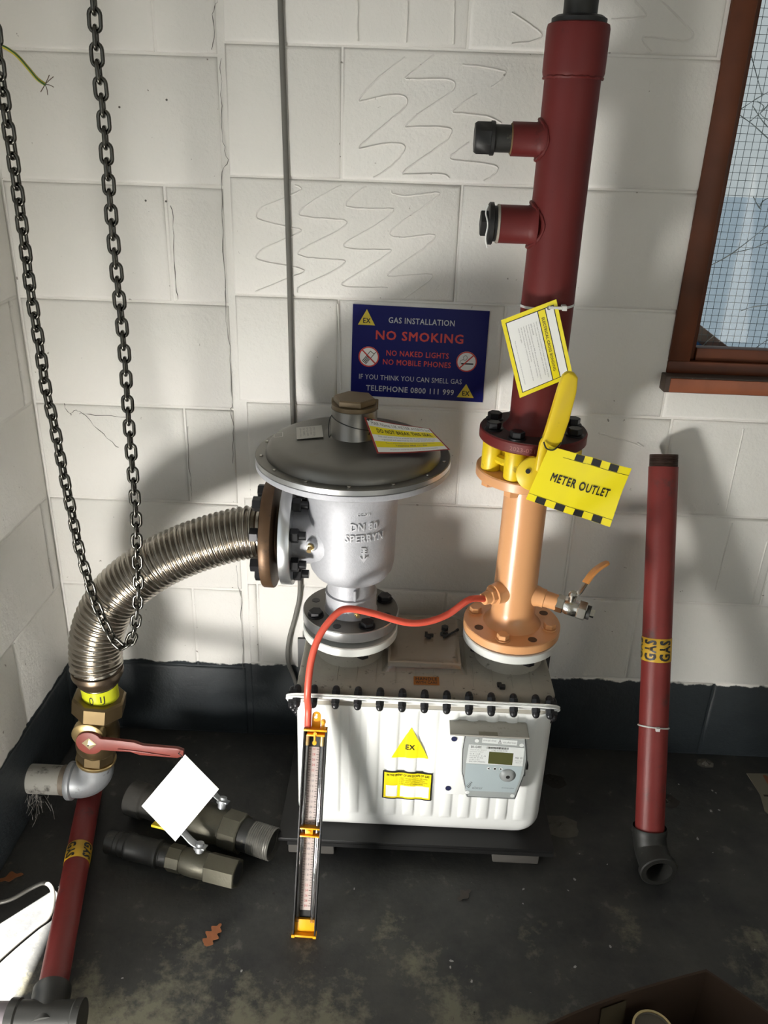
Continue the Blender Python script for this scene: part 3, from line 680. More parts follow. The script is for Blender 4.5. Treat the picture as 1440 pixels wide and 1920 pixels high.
ribsheet(wlab, 0.07, 0.30, 0.50, 0.90, M_WHITE, 0.0009, 'warning_label')
wlab.text('IN THE EVENT OF AN ESCAPE OF GAS', 0.08, 0.93, 0.08, 0.16, M_BLACKP, 0.01, 0.0013)
for r_, t_ in enumerate(('1 SHUT OFF GAS SUPPLY AT THIS METER', '2 OPEN DOORS AND WINDOWS', '3 DO NOT USE NAKED LIGHTS', '4 TELEPHONE IMMEDIATELY')):
    wlab.text(t_, 0.34, 0.90 - 0.05 * (r_ % 2), 0.21 + 0.068 * r_, 0.25 + 0.068 * r_, M_BLACKP, 0.0, 0.0013)
ex = Panel((0.0555, BY0 - 0.0006, 0.268), (1, 0, 0.012), (0, 0, 1), 0.076, 0.079, mt, bend=lambda u, v: 0.40 * rib_bend(0.0555 + u * 0.076) + 0.0032)
mb = MB(); vs = []; fs = []; K = 40
for i in range(K + 1):
    u = i / K; vs += [ex.pt(u, 1, 0), ex.pt(u, abs(2 * u - 1), 0)]
for i in range(K): fs.append([2 * i, 2 * i + 2, 2 * i + 3, 2 * i + 1])
mb.add(vs, fs).build('hazard_triangle', M_CARDY, mt)
ex.text('EX', 0.37, 0.62, 0.56, 0.72, M_BLACKP, 0.015, 0.0008)
# small orange maker's plate on the dusty top
hp = Panel((0.094, -0.338, 0.4290), (0.99, 0.03, 0.0), (0, 1, 0), 0.052, 0.028, mt)
hp.rect(0, 1, 0, 1, mat('orange_label', (0.36, 0.13, 0.02), 0.6), 0.0003, 'caution_label'); hp.text('HANDLE', 0.08, 0.92, 0.12, 0.48, M_BLACKP, 0.01, 0.0006); hp.text('WITH CARE', 0.08, 0.92, 0.58, 0.88, M_BLACKP, 0.01, 0.0006)

# register (index) on the front of the meter
rg = MB(); rg.box((0.168, -0.400, 0.203), (0.212, -0.366, 0.3645)); bp_ = rg.build('register_backplate', M_METER, mt, bevel=0.006)
for z in (0.349, 0.222): MB().lathe([(0.0058, 0), (0.0058, 0.0015)], (0.178 + (0.349 - z) * -0.03, -0.400, z), (0, -1, 0), 16).build('rubber_plug', mat('navy_plug', (0.012, 0.016, 0.06), 0.5), bp_)
mb = MB()
prof = [(0.196, 0.3645), (0.319, 0.3645), (0.3275, 0.31), (0.326, 0.27), (0.313, 0.203), (0.212, 0.203), (0.1965, 0.27), (0.1935, 0.33)]
mb.prism([(x, z) for x, z in prof], (0, 0, 0), (1, 0, 0), (0, 0, 1), (0, -1, 0), 0.366, 0.404); reg = mb.build('register', M_GREYP, mt, bevel=0.003)
def shrink(P, d): 
    cx = sum(p[0] for p in P) / len(P); cz = sum(p[1] for p in P) / len(P); return [(cx + (x - cx) * d, cz + (z - cz) * d) for x, z in P]
MB().prism(shrink(prof, 0.965), (0, 0, 0), (1, 0, 0), (0, 0, 1), (0, -1, 0), 0.4038, 0.4046).build('gasket_line', M_BLK, reg)
MB().prism(shrink(prof, 0.945), (0, 0, 0), (1, 0, 0), (0, 0, 1), (0, -1, 0), 0.4040, 0.4052).build('face', M_GREYP, reg)
pl = Panel((0.205, -0.4050, 0.213), (1, 0, 0.0), (0, 0, 1), 0.115, 0.150, reg)
pl.poly([(0.02, 0.14), (0.975, 0.16), (0.985, 0.47), (0.0, 0.46)], M_WHITE, 0.0010, 'label')
pl.poly([(0.24, 0.025), (0.84, 0.045), (0.84, 0.125), (0.24, 0.105)], M_WHITE, 0.0010, 'label')
pl.poly([(0.0, 0.465), (0.985, 0.475), (0.965, 0.70), (0.90, 0.93), (0.04, 0.93), (0.0, 0.70)], M_LGREY, 0.0010, 'label')
pl.poly([(0.38, 0.245), (0.80, 0.255), (0.80, 0.455), (0.38, 0.445)], M_LCD, 0.0014, 'display')
pl.text('BK-G40E', 0.06, 0.24, 0.155, 0.195, M_GREYT, 0.01, 0.0013)
for r_, t_ in enumerate(('Qmax 65 m3/h  Qmin 0.4', 'pmax 0.5 bar  V 18 dm3', '0 5 m3', 'Class 1.5', 'CE M 0102', 'tm -20 C to +50 C', 'DE-09-MI002')):
    pl.text(t_, 0.05, 0.33 - 0.05 * (r_ % 3), 0.215 + r_ * 0.033, 0.235 + r_ * 0.033, M_GREYT, 0.0, 0.0013)
pl.text('MID  03', 0.84, 0.96, 0.315, 0.345, M_GREYT, 0.01, 0.0013); pl.text('Made in Osnabruck', 0.84, 0.965, 0.37, 0.385, M_GREYT, 0, 0.0013); pl.text('Batterie 10', 0.86, 0.95, 0.40, 0.415, M_GREYT, 0, 0.0013)
pl.text('do not open  Achtung', 0.26, 0.48, 0.045, 0.085, M_GREYT, 0, 0.0013); pl.text('nicht oeffnen / ne pas', 0.60, 0.82, 0.065, 0.105, M_GREYT, 0, 0.0013)
pl.poly([(0.515, 0.105), (0.545, 0.035), (0.575, 0.108)], M_GREYT, 0.0012, 'warning_mark'); pl.poly([(0.527, 0.099), (0.545, 0.052), (0.563, 0.101)], M_WHITE, 0.0014, 'warning_mark'); pl.text('!', 0.541, 0.549, 0.065, 0.095, M_GREYT, 0.02, 0.0016)
u = 0.33
while u < 0.70:
    wd = random.choice([0.004, 0.006, 0.010]); pl.rect(u, u + wd, 0.165, 0.20, M_BLACKP, 0.0013, 'barcode'); u += wd + random.choice([0.004, 0.007])
pl.text('0 7403 A11033 15 OR', 0.42, 0.69, 0.21, 0.235, M_GREYT, 0, 0.0013)
for q, sh in ((0.40, 'l'), (0.51, 'c'), (0.615, 'r')):
    pl.disc(q, 0.53, 0.0036, M_WHITE, 0.0013, 'button')
    if sh == 'l': pl.poly([(q - 0.022, 0.53), (q + 0.016, 0.512), (q + 0.016, 0.548)], M_BLACKP, 0.0016, 'arrow')
    elif sh == 'r': pl.poly([(q + 0.022, 0.53), (q - 0.016, 0.512), (q - 0.016, 0.548)], M_BLACKP, 0.0016, 'arrow')
    else: pl.disc(q, 0.53, 0.0026, M_BLACKP, 0.0016, 'arrow')
c = pl.pt(0.745, 0.635, 0)
MB().lathe([(0.0165, 0), (0.0165, 0.0012), (0.0125, 0.004), (0.0100, 0.006), (0.0042, 0.0062)], c, (0, -1, 0), 32).build('optical_port', mat('port_grey', (0.24, 0.25, 0.25), 0.5), reg)
MB().lathe([(0.0042, 0.0062), (0.0040, 0.0064)], c, (0, -1, 0), 20).build('optical_lens', M_BLACKP, reg)
for k in range(5): pl.poly([(0.035 + 0.018 * k, 0.845 - 0.018 * k), (0.05 + 0.018 * k, 0.845 - 0.018 * k - 0.0), (0.105 + 0.010 * k, 0.875 - 0.022 * k), (0.09 + 0.010 * k, 0.885 - 0.022 * k)], M_GREYT, 0.0013, 'emblem')
pl.text('elster', 0.15, 0.335, 0.85, 0.895, M_GREYT, 0.0, 0.0013); pl.text('themis plus', 0.665, 0.88, 0.84, 0.87, M_GREYT, 0.0, 0.0013)
for u_, v_ in ((0.15, 0.075), (0.92, 0.115), (0.07, 0.96), (0.87, 0.985)): pl.disc(u_, v_, 0.0043, M_WHITE, 0.0014, 'screw')
MB().prism(shrink(prof, 0.95), (0, 0, 0), (1, 0, 0), (0, 0, 1), (0, -1, 0), 0.4072, 0.4082).build('clear_cover', M_COVER, reg)
mb = MB(); mb.box((0.1685, -0.4095, 0.3655), (0.3235, -0.364, 0.3685)); mb.box((0.1685, -0.4105, 0.3650), (0.3235, -0.4095, 0.3685)); mb.build('hood', M_HOOD, mt, bevel=0.0006)
mb = MB(); mb.box((0.225, -0.4090, 0.3685), (0.262, -0.3990, 0.3692)); mb.build('residue', M_KRAFT, mt)
mb = MB(); mb.box((0.3265, -0.395, 0.275), (0.332, -0.378, 0.287)); mb.box((0.3225, -0.395, 0.258), (0.328, -0.378, 0.268)); mb.build('cable_clip', M_BLK, mt)

# ------------------------------------------------------------------ pressure regulator
rgm = mat('lit_lettering_cast', (0.56, 0.565, 0.59), 0.5, metal=0.2)  # raised marks share the casting's metal; colour lightened as if lit
rt = thing('pressure_regulator', 'cast aluminium gas pressure regulator with wide round diaphragm housing', 'regulator', (RX, YC, 0.506))
ax = (0, 0, 1); A0 = (RX, YC, 0)
bolt = hex_bolt_mesh(0.0145, 0.012, M_BLKM, 'bolt', 0.017)
hole = MB().lathe([(0.0085, 0), (0.0085, 0.0006)], (0, 0, 0), (0, 0, 1), 16).mesh('bolt_hole', M_BLACKP)
fl_ = MB().lathe([(0.099, 0.5062), (0.1003, 0.508), (0.1003, 0.5275), (0.0990, 0.529), (0.05, 0.529)], A0, ax, 64).build('lower_flange', M_ALU, rt)
MB().lathe([(0.0985, 0.5290), (0.0985, 0.5296), (0.055, 0.5296)], A0, ax, 64).build('flange_face', M_DULL, fl_)
for k in range(8):
    a = PI / 8 + k * PI / 4 + 0.10; p = (RX + 0.079 * math.cos(a), YC + 0.079 * math.sin(a), 0.5296)
    inst(bolt if k % 2 == 0 else hole, 'bolt' if k % 2 == 0 else 'bolt_hole', rt, basis(p, ax, roll=random.uniform(0, 1)))
MB().lathe([(0.056, 0.529), (0.053, 0.533), (0.0525, 0.567), (0.0535, 0.568), (0.0535, 0.572), (0.0495, 0.574), (0.0490, 0.612)], A0, ax, 48, cap=False).build('neck', M_CAST, rt)
mb = MB(); mb.box((RX + 0.008, YC - 0.056, 0.576), (RX + 0.014, YC - 0.046, 0.60)); mb.build('neck_rib', M_CAST, rt, bevel=0.002)
g2 = MB().hex((RX + 0.014, YC - 0.050, 0.560), (RX + 0.018, YC - 0.068, 0.553), 0.0068); g2.cyl((RX + 0.018, YC - 0.066, 0.553), (RX + 0.019, YC - 0.072, 0.551), 0.004, 10); g2.build('test_nipple', M_BRASSB, rt)
prof = [(0.047, 0.607), (0.060, 0.610), (0.074, 0.618), (0.083, 0.632), (0.0865, 0.650), (0.0875, 0.70), (0.089, 0.78), (0.095, 0.81), (0.110, 0.834), (0.125, 0.848)]
MB().lathe(prof, A0, ax, 64, cap=False).build('body', M_CAST, rt, sharp=60)
# inlet branch blends into the bowl
MB().lathe([(0.082, -0.03), (0.078, 0.03), (0.070, 0.058), (0.060, 0.076), (0.058, 0.118)], (RX, YC, 0.698), (-1, 0, 0), 48).build('inlet_branch', M_CAST, rt, sharp=60)
nb = MB().lathe([(0.014, 0), (0.012, 0.016), (0.010, 0.018)], (RX - 0.068, YC - 0.052, 0.706), (-0.45, -0.85, -0.1), 20); nb.build('boss', M_CAST, rt)
nb = MB().hex((RX - 0.075, YC - 0.066, 0.704), (RX - 0.077, YC - 0.075, 0.703), 0.008); nb.cyl((RX - 0.077, YC - 0.074, 0.703), (RX - 0.078, YC - 0.083, 0.700), 0.0045, 12); nb.build('test_nipple', M_BRASSB, rt)
# raised lettering wrapped on the bowl
def wrap_text(body, x0, x1, z0, z1, r, m, name='raised_lettering'):
    vs, fs = text_geo(body, 0.018); P = []; Q = []; q_ = _tn[(body, 0.018)]
    for i_, (a, b) in enumerate(vs):
        th = -PI / 2 + (x0 + a * (x1 - x0)) / r
        for R_, T in ((r + 0.0030 + 0.00008 * (i_ // q_), P), (r - 0.002, Q)): T.append(V((RX + R_ * math.cos(th), YC + R_ * math.sin(th), z0 + b * (z1 - z0))))
    n = len(P); mb = MB(); cnt = {}
    for f in fs:
        for i in range(len(f)): e = (f[i], f[(i + 1) % len(f)]); cnt[tuple(sorted(e))] = cnt.get(tuple(sorted(e)), 0) + 1
    side = []
    for f in fs:
        for i in range(len(f)):
            a, b = f[i], f[(i + 1) % len(f)]
            if cnt[tuple(sorted((a, b)))] == 1: side.append([a, b, b + n, a + n])
    mb.add(P + Q, fs + side); return mb.build(name, m, rt)
wrap_text('DN 80', 0.002, 0.054, 0.750, 0.766, 0.0878, rgm); wrap_text('SPERRYN', -0.008, 0.068, 0.726, 0.742, 0.0874, rgm); wrap_text('CC.571', 0.014, 0.038, 0.781, 0.787, 0.0880, rgm)
def wrap_poly(pts, r, m, name):
    P = []; Q = []
    for x, z in pts:
        th = -PI / 2 + x / r
        P.append(V((RX + (r + 0.003) * math.cos(th), YC + (r + 0.003) * math.sin(th), z))); Q.append(V((RX + (r - 0.002) * math.cos(th), YC + (r - 0.002) * math.sin(th), z)))
    k = len(P); MB().add(P + Q, [list(range(k)), list(range(k, 2 * k))[::-1]] + [[i, (i + 1) % k, k + (i + 1) % k, k + i] for i in range(k)]).build(name, m, rt)
wrap_poly([(0.0255, 0.712), (0.0295, 0.712), (0.0295, 0.690), (0.0345, 0.696), (0.0345, 0.692), (0.0275, 0.682), (0.0205, 0.692), (0.0205, 0.696), (0.0255, 0.690)], 0.0872, rgm, 'flow_arrow')
for dz in (0.0, 0.005, 0.010): wrap_poly([(0.0225, 0.702 + dz), (0.0325, 0.700 + dz), (0.0325, 0.7025 + dz), (0.0225, 0.7045 + dz)], 0.0872, rgm, 'flow_arrow')
# diaphragm housing
MB().lathe([(0.10, 0.842), (0.150, 0.847), (0.184, 0.851), (0.1868, 0.853), (0.1868, 0.8625), (0.186, 0.8635), (0.10, 0.8635)], A0, ax, 96).build('lower_cover', M_CAST, rt)
MB().lathe([(0.10, 0.8642), (0.186, 0.8642), (0.1868, 0.865), (0.1868, 0.8745), (0.1855, 0.876), (0.1675, 0.876), (0.1665, 0.882), (0.163, 0.891), (0.155, 0.898), (0.142, 0.9015), (0.10, 0.9060), (0.055, 0.9085), (0.046, 0.911)], A0, ax, 96).build('upper_cover', M_DULL, rt)
MB().lathe([(0.1870, 0.8650), (0.1870, 0.8742)], A0, ax, 96, cap=False).build('cover_rim', M_ALU, rt)
sm = MB().lathe([(0.0036, 0), (0.0036, 0.002), (0.0022, 0.0032)], (0, 0, 0), (0, 0, 1), 10).mesh('screw', M_NICKEL)
for k in range(14): a = 2 * PI * k / 14 - PI / 2 + 0.02; inst(sm, 'screw', rt, Matrix.Translation((RX + 0.176 * math.cos(a), YC + 0.176 * math.sin(a), 0.876)))
MB().lathe([(0.0465, 0.900), (0.0440, 0.910), (0.0432, 0.962), (0.0437, 0.965)], A0, ax, 48).build('spring_tower', mat('tower_aluminium', (0.30, 0.29, 0.27), 0.36, metal=0.85, var=0.15, vscale=14), rt)
cp = MB().lathe([(0.0425, 0.965), (0.0430, 0.968), (0.0425, 0.973)], A0, ax, 40); cp.hex((RX, YC, 0.973), (RX, YC, 0.986), 0.0405, 0.06, rot=0.35); cp.build('hex_cap', mat('brown_cap', (0.16, 0.115, 0.065), 0.5, metal=0.35, var=0.15, vscale=30), rt)
for a in (2.75, 0.4):
    MB().cyl((RX + 0.0435 * math.cos(a), YC + 0.0435 * math.sin(a), 0.958), (RX + 0.0435 * math.cos(a), YC + 0.0435 * math.sin(a), 0.977), 0.0045, 10).build('seal_lug', mat('brown_cap', (0.16, 0.115, 0.065)), rt)
wp = []
for i in range(26): a = -2.75 + i * 0.115; wp.append((RX + 0.0446 * math.cos(a), YC + 0.0446 * math.sin(a), 0.953 - 0.00125 * i))
MB().tube(wp, 0.0007, 6).build('seal_wire', M_BLACKP, rt)
wp = [(RX - 0.0405, YC - 0.020, 0.955), (RX - 0.045, YC - 0.018, 0.945), (RX - 0.047, YC - 0.015, 0.925), (RX - 0.045, YC - 0.022, 0.912), (RX - 0.042, YC - 0.026, 0.918)]
MB().tube(smooth_path(wp), 0.0008, 6).build('seal_wire', M_BLACKP, rt)
def cone_pan(cx, cy, w_, h_, ang):
    d = V((cx - RX, cy - YC, 0)); r = d.length; d.normalize(); sl = -0.165
    z = 0.906 + (0.10 - r) * 0.095 + 0.0008
    nrm = V((d.x * 0.095, d.y * 0.095, 1)).normalized(); U_ = V((math.cos(ang), math.sin(ang), 0)); U_ = (U_ - nrm * U_.dot(nrm)).normalized(); V_ = nrm.cross(U_)
    return Panel(V((cx, cy, z)) - U_ * w_ / 2 - V_ * h_ / 2, U_, V_, w_, h_, rt)
lp = cone_pan(-0.128, -0.205, 0.050, 0.074, 0.14); lp.rect(0, 1, 0, 1, M_LAB, 0.0006, 'data_label')
for r_ in range(5): lp.text(('Sperryn', 'S/N 104862', 'Pin 75 mbar', 'Pout 21 mbar', 'Date 03/09')[r_], 0.12 + 0.13 * r_, 0.20 + 0.13 * r_, 0.12, 0.85 - 0.1 * (r_ % 2), M_GREYT, 0, 0.0009, rot=True)
lp2 = cone_pan(-0.187, -0.212, 0.017, 0.026, 0.14); lp2.frame(0, 1, 0, 1, 0.0007, M_LAB, 0.0006, 'label_outline')
# inlet flange pair bolts
MB().lathe([(0.1035, 0.114), (0.1045, 0.116), (0.1045, 0.134), (0.1035, 0.136), (0.05, 0.136)], (RX, YC, 0.698), (-1, 0, 0), 64).build('inlet_flange', M_ALU, rt)
lb = MB().hex((0, 0, 0), (0, 0, 0.016), 0.0145, 0.08).mesh('nut', M_BLKM); st = MB().cyl((0, 0, 0), (0, 0, 0.030), 0.0085, 14).mesh('stud', M_BLKM)
for k in range(8):
    a = PI / 8 + k * PI / 4; y_, z_ = YC + 0.082 * math.cos(a), 0.698 + 0.082 * math.sin(a)
    inst(lb, 'nut', rt, basis((RX - 0.114, y_, z_), (1, 0, 0), roll=k)); inst(st, 'stud', rt, basis((RX - 0.114, y_, z_), (1, 0, 0)))

# seal tag lying on the regulator cover
sg = thing('seal_tag', 'red bordered white and yellow seal tag resting on the regulator cover', 'tag', (0.06, -0.25, 0.90))
o_, U_, V_ = V((0.006, -0.316, 0.912)), V((0.131, 0.034, 0.0)), V((-0.027, 0.050, 0.050))
class Skew(Panel):
    def pt(s, u, v, n):
        d = s.bend(u, v); k = (1 - v); return s.o + s.U * ((u * s.w) * (1.0 - 0.08 * k)) + s.V * (k * s.h) + s.N * (n + d) - V((0, 0, 1)) * (0.028 * u * k)
st_ = Skew(o_, U_, V_, 0.137, 0.077, sg, bend=lambda u, v: -0.004 * math.sin(PI * min(1, u * 1.1)))
def sheet(pan, u0, u1, v0, v1, m, n, name):
    mb = MB(); K = 14; vs = []; fs = []
    for i in range(K + 1):
        for j in (v0, v1): vs.append(pan.pt(u0 + (u1 - u0) * i / K, j, n))
    for i in range(K): fs.append([2 * i, 2 * i + 1, 2 * i + 3, 2 * i + 2])
    return mb.add(vs, fs).build(name, m, pan.p)
sheet(st_, 0, 1, 0, 1, mat('red_border', (0.30, 0.03, 0.025), 0.4), 0, 'tag_card'); sheet(st_, 0.025, 0.975, 0.035, 0.965, M_PAPER, 0.0005, 'tag_face')
sheet(st_, 0.03, 0.97, 0.235, 0.47, M_CARDY, 0.0009, 'tag_band'); sheet(st_, 0.03, 0.97, 0.655, 0.83, M_CARDY, 0.0009, 'tag_band')
st_.text('MAR Name: UK METER ASSETS Ltd', 0.08, 0.95, 0.09, 0.19, M_GREYT, 0, 0.0013); st_.text('DO NOT BREAK THIS SEAL', 0.12, 0.92, 0.29, 0.41, M_BLACKP, 0.012, 0.0013)
st_.text('This seal must only be broken by an authorised person', 0.10, 0.92, 0.50, 0.55, M_GREYT, 0, 0.0013); st_.text('registered and approved by the meter asset manager', 0.14, 0.90, 0.58, 0.63, M_GREYT, 0, 0.0013)
st_.text('Report any broken seal to the Gas Emergency Service', 0.18, 0.86, 0.68, 0.73, M_GREYT, 0, 0.0013); st_.text('Telephone 0800 111 999', 0.30, 0.74, 0.75, 0.81, M_GREYT, 0.01, 0.0013); st_.text('Any person interfering with this seal may be prosecuted', 0.2, 0.85, 0.88, 0.92, M_GREYT, 0, 0.0013)
MB().tube(smooth_path([(RX + 0.030, YC - 0.036, 0.925), (RX + 0.036, YC - 0.045, 0.955), st_.pt(0.03, 0.06, 0.002), st_.pt(0.06, 0.08, 0.001)]), 0.0012, 6).build('tie', M_BLK, sg)

# ------------------------------------------------------------------ flexible inlet hose
fh = thing('flexible_hose', 'corrugated stainless steel flexible gas hose curving into the regulator', 'hose', (-0.567, -0.288, 0.29))
hp_ = smooth_path([(-0.2215, YC, 0.698), (-0.26, -0.217, 0.693), (-0.32, -0.221, 0.676), (-0.385, -0.228, 0.651), (-0.445, -0.238, 0.620), (-0.505, -0.250, 0.575), (-0.545, -0.262, 0.523), (-0.566, -0.273, 0.465), (-0.570, -0.281, 0.415), (-0.568, -0.286, 0.388)], 14)
hp_ = resample(hp_, 0.0011); rs_ = []
for i in range(len(hp_)):
    k = (i * 0.0011 / 0.0112) % 1.0; rs_.append(0.0465 + 0.0080 * (0.5 - 0.5 * math.cos(2 * PI * k)) ** 0.6 if 6 < i < len(hp_) - 6 else 0.0475)
MB().tube(hp_, rs_, 40).build('corrugated_tube', M_INOX, fh, sharp=80)
e = hp_[-1]; dn = V((0.0, -0.02, -1)).normalized()
MB().lathe([(0.052, -0.008), (0.0535, 0.0), (0.052, 0.006), (0.046, 0.012), (0.044, 0.022), (0.040, 0.026)], e, dn, 40).build('weld_collar', mat('heat_stained_steel', (0.16, 0.12, 0.085), 0.35, metal=0.9, var=0.4, vscale=30), fh)
MB().lathe([(0.0375, 0.02), (0.0375, 0.085)], e, dn, 40, cap=False).build('sleeve', M_INOX, fh)
lb_ = MB().lathe([(0.0381, 0.030), (0.0381, 0.064)], e, dn, 40, cap=False).build('lime_label', M_LIME, fh)
for a0, t in ((-0.95, 'L'), (-0.25, '0'), (0.35, 'IJ')):
    vs_, f_ = text_geo(t, 0.0); P = []
    for a, b in vs_:
        th = -PI / 2 + a0 + 0.25 * a; P.append(V((e.x + 0.0386 * math.cos(th), e.y - 0.0007 + 0.0386 * math.sin(th), e.z - 0.058 + 0.020 * b)))
    MB().add(P, f_).build('lettering', M_BLACKP, lb_)
vs_, f_ = text_geo('DO NOT REMOVE THIS LABEL', 0.0); MB().add([V((e.x + 0.0386 * math.cos(-PI / 2 - 0.9 + 1.8 * a), e.y - 0.0012 + 0.0386 * math.sin(-PI / 2 - 0.9 + 1.8 * a), e.z - 0.0635 + 0.0025 * b)) for a, b in vs_], f_).build('lettering', M_BLACKP, lb_)
# bronze end flange of the hose against the regulator inlet
MB().lathe([(0.056, 0.137), (0.062, 0.148), (0.1085, 0.150), (0.1100, 0.152), (0.1100, 0.170), (0.1085, 0.172), (0.056, 0.174), (0.050, 0.182)], (RX, YC, 0.696), (-1, 0, 0), 64).build('end_flange', M_BROWN, fh)
bh = MB(); bh.lathe([(0.0165, 0), (0.0165, 0.003)], (0, 0, 0), (0, 0, 1), 20); bh.hex((0, 0, 0.003), (0, 0, 0.020), 0.0148, 0.08); bh = bh.mesh('bolt', M_BLKM)
for k in range(8):
    a = PI / 8 + k * PI / 4; inst(bh, 'bolt', fh, basis((RX - 0.172, YC + 0.083 * math.cos(a), 0.696 + 0.083 * math.sin(a)), (-1, 0, 0), roll=k * 0.7))
vs_, f_ = text_geo('2 1/2 N P 16 GUNMETAL', 0.01); MB().add([V((RX - 0.155 - 0.011 * b, YC + 0.1104 * math.cos(-2.35 - 1.0 * a + PI - 0.25), 0.696 + 0.1104 * math.sin(-PI + 2.6 - 2.0 * a - 2.0 + PI))) for a, b in vs_], f_) if False else None

# ------------------------------------------------------------------ inlet valve, elbow
iv = thing('inlet_valve', 'aged brass inlet ball valve with a red lever below the flexible hose', 'valve', (-0.58, -0.29, 0.14))
axd = V((-0.027, -0.004, -0.18)).normalized(); T0 = V((-0.571, -0.2885, 0.318))
def on(h): return T0 + axd * h
un = MB().hex(on(-0.012), on(0.030), 0.056, 0.08, rot=0.26, seg=8); un.build('union_nut', M_BRASS, iv)
MB().lathe([(0.043, 0.03), (0.041, 0.045), (0.041, 0.06), (0.046, 0.075), (0.047, 0.10), (0.044, 0.125), (0.038, 0.135)], T0, axd, 36).build('valve_body', M_BRASS, iv, sharp=60)
MB().hex(on(0.128), on(0.156), 0.042, 0.06, rot=0.3, seg=8).build('hex_end', M_BRASS, iv)
MB().lathe([(0.042, 0.156), (0.0435, 0.158), (0.0425, 0.164)], T0, axd, 32).build('end_ring', M_BRASSB, iv)
HB = V((-0.578, -0.345, 0.252))
MB().lathe([(0.034, 0), (0.034, 0.018), (0.028, 0.022)], (-0.585, -0.322, 0.262), (0.02, -1, -0.1), 28).build('gland', M_BRASSB, iv)
hx = V((0.2, 0.0, -0.012)).normalized(); hz = V((0.012, 0, 0.2)).normalized()
pts = [(0.0287 * math.cos(a), 0.0287 * math.sin(a)) for a in [0.55 + i * (2 * PI - 1.1) / 20 for i in range(21)]]
pts = pts[::1] + [(0.045, -0.0145), (0.085, -0.0125), (0.105, -0.0185), (0.185, -0.017), (0.1975, -0.010), (0.198, 0.004), (0.185, 0.0085), (0.112, 0.008), (0.095, 0.014), (0.05, 0.0155)]
lev = MB().prism(pts, HB, hx, hz, V((0, -1, 0)), -0.002, 0.007).build('lever', mat('red_lever', (0.175, 0.032, 0.022), 0.5, var=0.2, vscale=50), iv, bevel=0.0018)
lev['label'] = 'chipped red lever'
MB().prism([(0.06, -0.0055), (0.10, -0.006), (0.17, -0.011), (0.17, -0.013), (0.10, -0.0105), (0.06, -0.0085)], HB, hx, hz, V((0, -1, 0)), 0.0068, 0.0095).build('lever_rib', mat('red_lever', (0, 0, 0)), lev, bevel=0.001)
d_ = 0.0155; sp = MB().add([HB + hx * a + hz * b + V((0, -0.0075 - c, 0)) for a, b, c in ((d_, 0, 0), (0, d_, 0), (-d_, 0, 0), (0, -d_, 0), (0.004, 0, 0.005), (0, 0.004, 0.005), (-0.004, 0, 0.005), (0, -0.004, 0.005))], [[0, 1, 5, 4], [1, 2, 6, 5], [2, 3, 7, 6], [3, 0, 4, 7], [4, 5, 6, 7]])
sp.build('square_stem', mat('pale_brass', (0.60, 0.50, 0.30), 0.35, metal=0.6), iv)
MB().cyl(HB + V((0, -0.012, 0)), HB + V((0, -0.0132, 0)), 0.002, 10).build('stem_hole', M_BLACKP, iv)
MB().cyl(HB + V((0, 0, 0)), HB + V((0, 0.02, 0)), 0.02, 20).build('stem', M_BRASS, iv)

el = thing('inlet_elbow', 'galvanised iron elbow turning the inlet pipe up into the brass valve', 'pipe fitting', (-0.62, -0.291, 0.05))
E0 = on(0.160); ep = [E0, E0 + axd * 0.012]
cx = E0.x - 0.048; cz = 0.092 + 0.046
for i in range(0, 11): a = PI / 2 * i / 10; ep.append(V((cx + 0.046 * math.cos(a) + 0.0, -0.2915, cz - 0.046 * math.sin(a))))
ep += [V((cx - 0.010, -0.2915, 0.092))]
MB().tube(ep, [0.0385, 0.0375] + [0.0372] * 11 + [0.0372], 36).build('elbow', M_ZINC, el, sharp=60)
MB().lathe([(0.038, 0), (0.0425, 0.003), (0.0425, 0.013), (0.041, 0.015)], (cx - 0.006, -0.2915, 0.092), (-1, 0, 0), 36).build('elbow_bead', M_ZINC, el)
MB().cyl((cx - 0.018, -0.2915, 0.092), (cx - 0.035, -0.2915, 0.092), 0.0335, 32).build('thread', mat('rusty_thread', (0.16, 0.13, 0.10), 0.6, metal=0.3, var=0.3, vscale=90), el)
MB().cyl((cx - 0.035, -0.2915, 0.092), (-0.752, -0.2915, 0.092), 0.0325, 32).build('nipple', mat('flaking_white_pipe', (0.26, 0.25, 0.225), 0.7, dirt=((0.035, 0.03, 0.026), 0.45, 26)), el)
cw = []
mb = MB()
for k in range(46):
    a = V((random.gauss(-0.735, 0.012), random.gauss(-0.315, 0.012), random.gauss(0.06, 0.016))); b = a + V((random.gauss(0, 0.012), random.gauss(-0.012, 0.014), random.gauss(-0.012, 0.012)))
    a.x = max(a.x, -0.748); b.x = max(b.x, -0.748); mb.tube([a, (a + b) / 2 + V((0.001, 0, -0.001)), b], 0.00022, 4)
o = mb.build('cobweb', M_WEB, None, (-0.735, -0.315, 0.05)); tag(o, 'dusty grey cobweb round the inlet pipe at the left wall', 'cobweb', kind='stuff')

